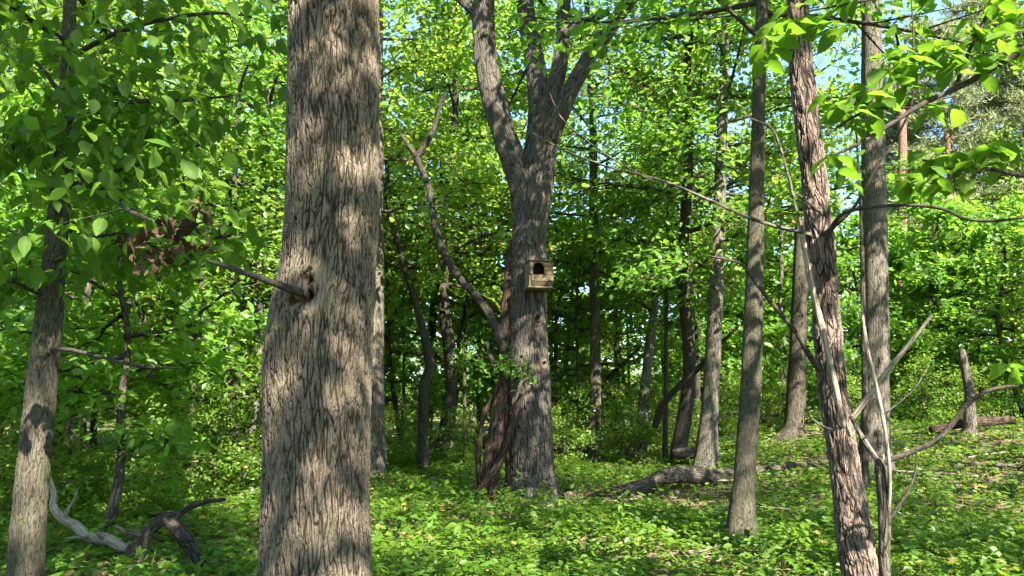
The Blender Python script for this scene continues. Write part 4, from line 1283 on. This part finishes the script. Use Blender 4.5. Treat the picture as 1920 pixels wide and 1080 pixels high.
for k, (px, Y, s) in enumerate(((735, 21, 0.7), (815, 22.5, 0.8), (875, 21, 0.6), (1055, 21, 0.7), (1085, 23.5, 0.9), (1150, 22.5, 0.8), (1225, 24, 0.9), (1285, 22.5, 0.7), (1375, 23, 0.8), (1430, 25.5, 0.9), (1560, 23, 0.8), (1690, 25, 0.9), (1780, 25, 0.8))):
    place('shrub', xw(px, Y), Y, s, var=2 * (k % 2))  # lighter-leaved shrubs added to brighten the dim band behind the trunks
for (px, Y) in ((30, 20), (110, 17), (165, 22), (215, 27), (285, 20), (330, 25), (415, 21), (480, 16), (730, 30), (760, 25), (815, 34), (880, 24), (905, 31), (1045, 30), (1150, 28), (1175, 35), (1285, 33),
                (1300, 25), (1450, 34), (1465, 27), (1580, 33), (1720, 33), (1755, 36), (1835, 39), (1860, 36), (1905, 34), (1880, 41)):
    place('pole', xw(px, Y), Y, random.uniform(0.9, 1.15))
# farther rows, thinning into the distance
g = np.random.default_rng(91)
pts_ = []
tries = 0
while len(pts_) < 75 and tries < 4000:
    tries += 1
    Y = g.uniform(33, 66); px = g.uniform(-250, 2170)
    x = xw(px, Y)
    if all((x - a) ** 2 + (Y - b) ** 2 > 9 for a, b in pts_):
        pts_.append((x, Y))
        k = len(pts_) % 8
        place('under' if k in (0, 1, 4, 5, 7) else ('canopy' if k == 2 and px < 1550 else 'shrub'), x, Y, g.uniform(1.0, 1.5) if k != 2 else (0.8 if x > 14 else g.uniform(0.85, 1.1)))
# trees of the same wood beside and behind the camera, whose crowns shade the near ground
for (x, y, s) in ((11.0, -1.0, 1.0), (-4.0, -7.5, 0.95), (1.0, -11, 1.05), (16, -9, 1.05), (-10, -9, 1.0), (13.5, 9, 0.9), (-10.5, 3.5, 0.95), (-13, 12, 1.0), (19, 17, 0.8),
                  (11.5, 6.5, 0.95), (5.9, 5.8, 1.0), (15.5, 14, 0.9)):
    place('thin', x, y, s)
place('canopy', 3.3, -4.7, 0.95, var=0)
place('thin', 7.4, 1.0, 1.0, var=2)

# far wood closing the view all round: leaves and dim stems past where single trees can be told apart
g = np.random.default_rng(17)
n = 46000
ang = g.uniform(-0.95, 0.95, n)
d = g.uniform(66, 84, n)
x = np.sin(ang) * d; y = np.cos(ang) * d
h = 11 + 5 * vnoise(np.stack([ang * 16, np.zeros(n), np.zeros(n)], 1)) + 2 * vnoise(np.stack([ang * 60, np.ones(n), np.zeros(n)], 1))
z = g.random(n) ** 0.85 * h
pos = np.stack([x, y, z + ground_z(x, y)], 1)
mid = unit(g.normal(0, 1, (n, 3)) * [1, 1, 0.5]); nor = unit(g.normal(0, 0.6, (n, 3)) + [0, -0.2, 1])
fw = obj('far_woodland', leaf_mesh('far_woodland', pos, mid, nor, g.uniform(0.35, 0.7, n), M['leaf2'], 'oval', seed=3), kind='stuff')
fw['label'] = 'far green wood that closes the view behind the trees'; fw['category'] = 'wood'

# ------------------------------------------------------------------ low plants and litter
def ground_cover():
    g = np.random.default_rng(29)
    # plants: density falls with distance, patchy
    n = 60000
    ang = g.uniform(-0.72, 0.72, n)
    u = g.random(n)
    d = (4.3 ** 0.62 + u * (44 ** 0.62 - 4.3 ** 0.62)) ** (1 / 0.62)
    x = np.sin(ang) * d; y = np.cos(ang) * d
    p3 = np.stack([x, y, np.zeros(n)], 1)
    dens = 0.55 + 0.55 * vnoise(p3 * 0.28 + 4.2) + 0.35 * vnoise(p3 * 0.9 + 1.2)
    # barer, litter-strewn ground round the fallen log and out to the right
    bare = np.exp(-((x - xw(1230, 14)) / 2.6) ** 2 - ((y - 14.5) / 2.0) ** 2) * 1.1 + np.clip((x - 5) / 9, 0, 0.2) * (y > 10) + 0.3 * ((y > 17) & (x > 0.5))
    keep = g.random(n) < np.clip(dens - bare, 0.03, 1)
    x, y, d = x[keep], y[keep], d[keep]
    n = len(x)
    p3 = np.stack([x, y, np.zeros(n)], 1)
    tall = np.clip(0.14 + 0.07 * vnoise(p3 * 0.7 + 8.8) + 0.05 * g.normal(0, 1, n), 0.03, 0.42)
    z0 = ground_z(x, y)
    k = 4
    idx = np.repeat(np.arange(n), k)
    m = len(idx)
    a = g.uniform(0, 2 * math.pi, m)
    sz = np.clip(0.052 * (1 + d / 19), 0.045, 0.17)[idx] * g.uniform(0.6, 1.45, m)
    rad = sz * g.uniform(0.1, 1.0, m)
    pos = np.stack([x[idx] + np.cos(a) * rad, y[idx] + np.sin(a) * rad, z0[idx] + tall[idx] * g.uniform(0.5, 1.05, m)], 1)
    mid = np.stack([np.cos(a), np.sin(a), g.normal(-0.12, 0.28, m)], 1)
    nor = np.array([0, 0, 1.0]) + g.normal(0, 0.36, (m, 3))
    pt = np.clip(0.5 + 0.3 * vnoise(p3 * 0.8 + 2.2) + 0.12 * g.normal(0, 1, n), 0, 0.95)
    tint = np.clip(pt[idx] + 0.15 * g.normal(0, 1, m), 0, 1)
    o = obj('ground_cover', leaf_mesh('ground_cover', pos, mid, nor, sz, M['herb'], 'oval', tint), kind='stuff')
    o['label'] = 'dense low green plants covering the forest floor'; o['category'] = 'plants'
    # larger, lobed herbs in drifts, standing proud of the carpet
    n = 9000
    ang = g.uniform(-0.72, 0.72, n); d = (4.6 ** 0.7 + g.random(n) * (32 ** 0.7 - 4.6 ** 0.7)) ** (1 / 0.7)
    x = np.sin(ang) * d; y = np.cos(ang) * d
    p3 = np.stack([x, y, np.zeros(n)], 1)
    keep = (vnoise(p3 * 0.5 + 7.7) + 0.5 * vnoise(p3 * 1.4) > -0.05) & (np.hypot(x - xw(1230, 14), y - 14) > 2.6)
    x, y, d = x[keep], y[keep], d[keep]; n = len(x)
    k = 5
    idx = np.repeat(np.arange(n), k); m = len(idx)
    hgt = g.uniform(0.10, 0.30, n) + 0.25 * (g.random(n) < 0.12) + 0.12 * np.exp(-((x - 0.3) / 1.6) ** 2 - ((y - 12) / 1.8) ** 2)
    aa = g.uniform(0, 2 * math.pi, m)
    sz = g.uniform(0.05, 0.12, m)
    pos = np.stack([x[idx] + np.cos(aa) * 0.03, y[idx] + np.sin(aa) * 0.03, ground_z(x, y)[idx] + hgt[idx] * g.uniform(0.6, 1.05, m)], 1)
    mid = np.stack([np.cos(aa), np.sin(aa), g.normal(0.0, 0.3, m)], 1)
    tint = np.clip(0.6 + 0.25 * g.normal(0, 1, n)[idx], 0, 1)
    o = obj('tall_herbs', leaf_mesh('tall_herbs', pos, mid, np.array([0, 0, 1.0]) + g.normal(0, 0.4, (m, 3)), sz, M['herb'], 'maple', tint), kind='stuff')
    o['label'] = 'taller lobed green herbs standing in drifts above the low plants'; o['category'] = 'plants'
    # grass blades
    n = 26000
    ang = g.uniform(-0.72, 0.72, n); d = (5.0 ** 0.7 + g.random(n) * (34 ** 0.7 - 5.0 ** 0.7)) ** (1 / 0.7)
    x = np.sin(ang) * d + g.normal(0, 0.05, n); y = np.cos(ang) * d
    p3 = np.stack([x, y, np.zeros(n)], 1)
    keep = vnoise(p3 * 0.45 + 17.7) + 0.6 * vnoise(p3 * 2.4) + np.clip(x / 14, -0.2, 0.5) > 0.1
    x, y, d = x[keep], y[keep], d[keep]; n = len(x)
    pos = np.stack([x, y, ground_z(x, y)], 1)
    mid = g.normal(0, 0.5, (n, 3)) + [0, 0, 0.9]; mid[:, 2] = np.abs(mid[:, 2])
    o = obj('grass', leaf_mesh('grass', pos, mid, g.normal(0, 1, (n, 3)), g.uniform(0.15, 0.42, n), M['grass'], 'grass', seed=5), kind='stuff')
    o['label'] = 'thin pale green grass blades among the low plants'; o['category'] = 'grass'
    # litter
    n = 22000
    ang = g.uniform(-0.7, 0.7, n); d = (5.0 ** 0.8 + g.random(n) * (40 ** 0.8 - 5.0 ** 0.8)) ** (1 / 0.8)
    x = np.sin(ang) * d; y = np.cos(ang) * d
    pos = np.stack([x, y, ground_z(x, y) + g.uniform(0.01, 0.05, n)], 1)
    mid = np.stack([np.cos(a[:n]), np.sin(a[:n]), g.normal(0, 0.25, n)], 1)
    nor = np.array([0, 0, 1.0]) + g.normal(0, 0.4, (n, 3))
    o = obj('leaf_litter', leaf_mesh('leaf_litter', pos, mid, nor, g.uniform(0.06, 0.13, n) * (1 + d / 40), M['litter'], 'oval', seed=8), kind='stuff')
    o['label'] = 'brown dry fallen leaves between the low plants'; o['category'] = 'leaf litter'


ground_cover()

# taller seedlings with tiers of leaves
g = np.random.default_rng(57)
HL = [big_leaf_mesh(400 + k, M['herb'], 0.15 + 0.1 * k) for k in range(3)]
for (px, py, hh, lab) in ((775, 1000, 0.62, 'leafy upright seedling between the oak and the forked tree'), (1455, 935, 0.62, 'tiered seedling in the sunlit patch behind the smooth grey trunk'),
                          (1165, 1010, 0.40, 'small seedling in the green plants below the fallen log'), (1060, 985, 0.34, 'short bright seedling at the foot of the forked tree'),
                          (860, 1060, 0.4, 'low bright seedling in the plants in front of the rotten snag'), (1500, 1045, 0.35, 'small seedling at the foot of the red-brown tree'),
                          (1770, 985, 0.4, 'low seedling beside the dead broken sapling'), (410, 1010, 0.45, 'seedling standing beside the dark arched log')):
    Yh = ground_hit(px, py); p = at(px, py, Yh)
    b = np.array([p[0], p[1], gz(p[0], p[1])])
    r = thing('seedling', lab, 'plant', tuple(b))
    top = b + np.array([g.normal(0, 0.04), g.normal(0, 0.04), hh])
    stem('stalk', np.array([b - [0, 0, 0.05], (b + top) / 2 + [0.01, 0, 0], top]), np.array([0.006, 0.005, 0.003]), M['herb'], r, 6, 8, 0.05, 1)
    for lv in range(4):
        q = b + (top - b) * (0.4 + 0.2 * lv)
        for k in range(5):
            a = 2 * math.pi * k / 5 + lv * 0.6 + g.normal(0, 0.2)
            put_leaf(HL[k % 3], r, q + np.array([math.cos(a), math.sin(a), 0]) * 0.03, [math.cos(a), math.sin(a), g.normal(-0.1, 0.15)], np.array([0, 0, 1.0]) + g.normal(0, 0.2, 3), g.uniform(0.10, 0.15))
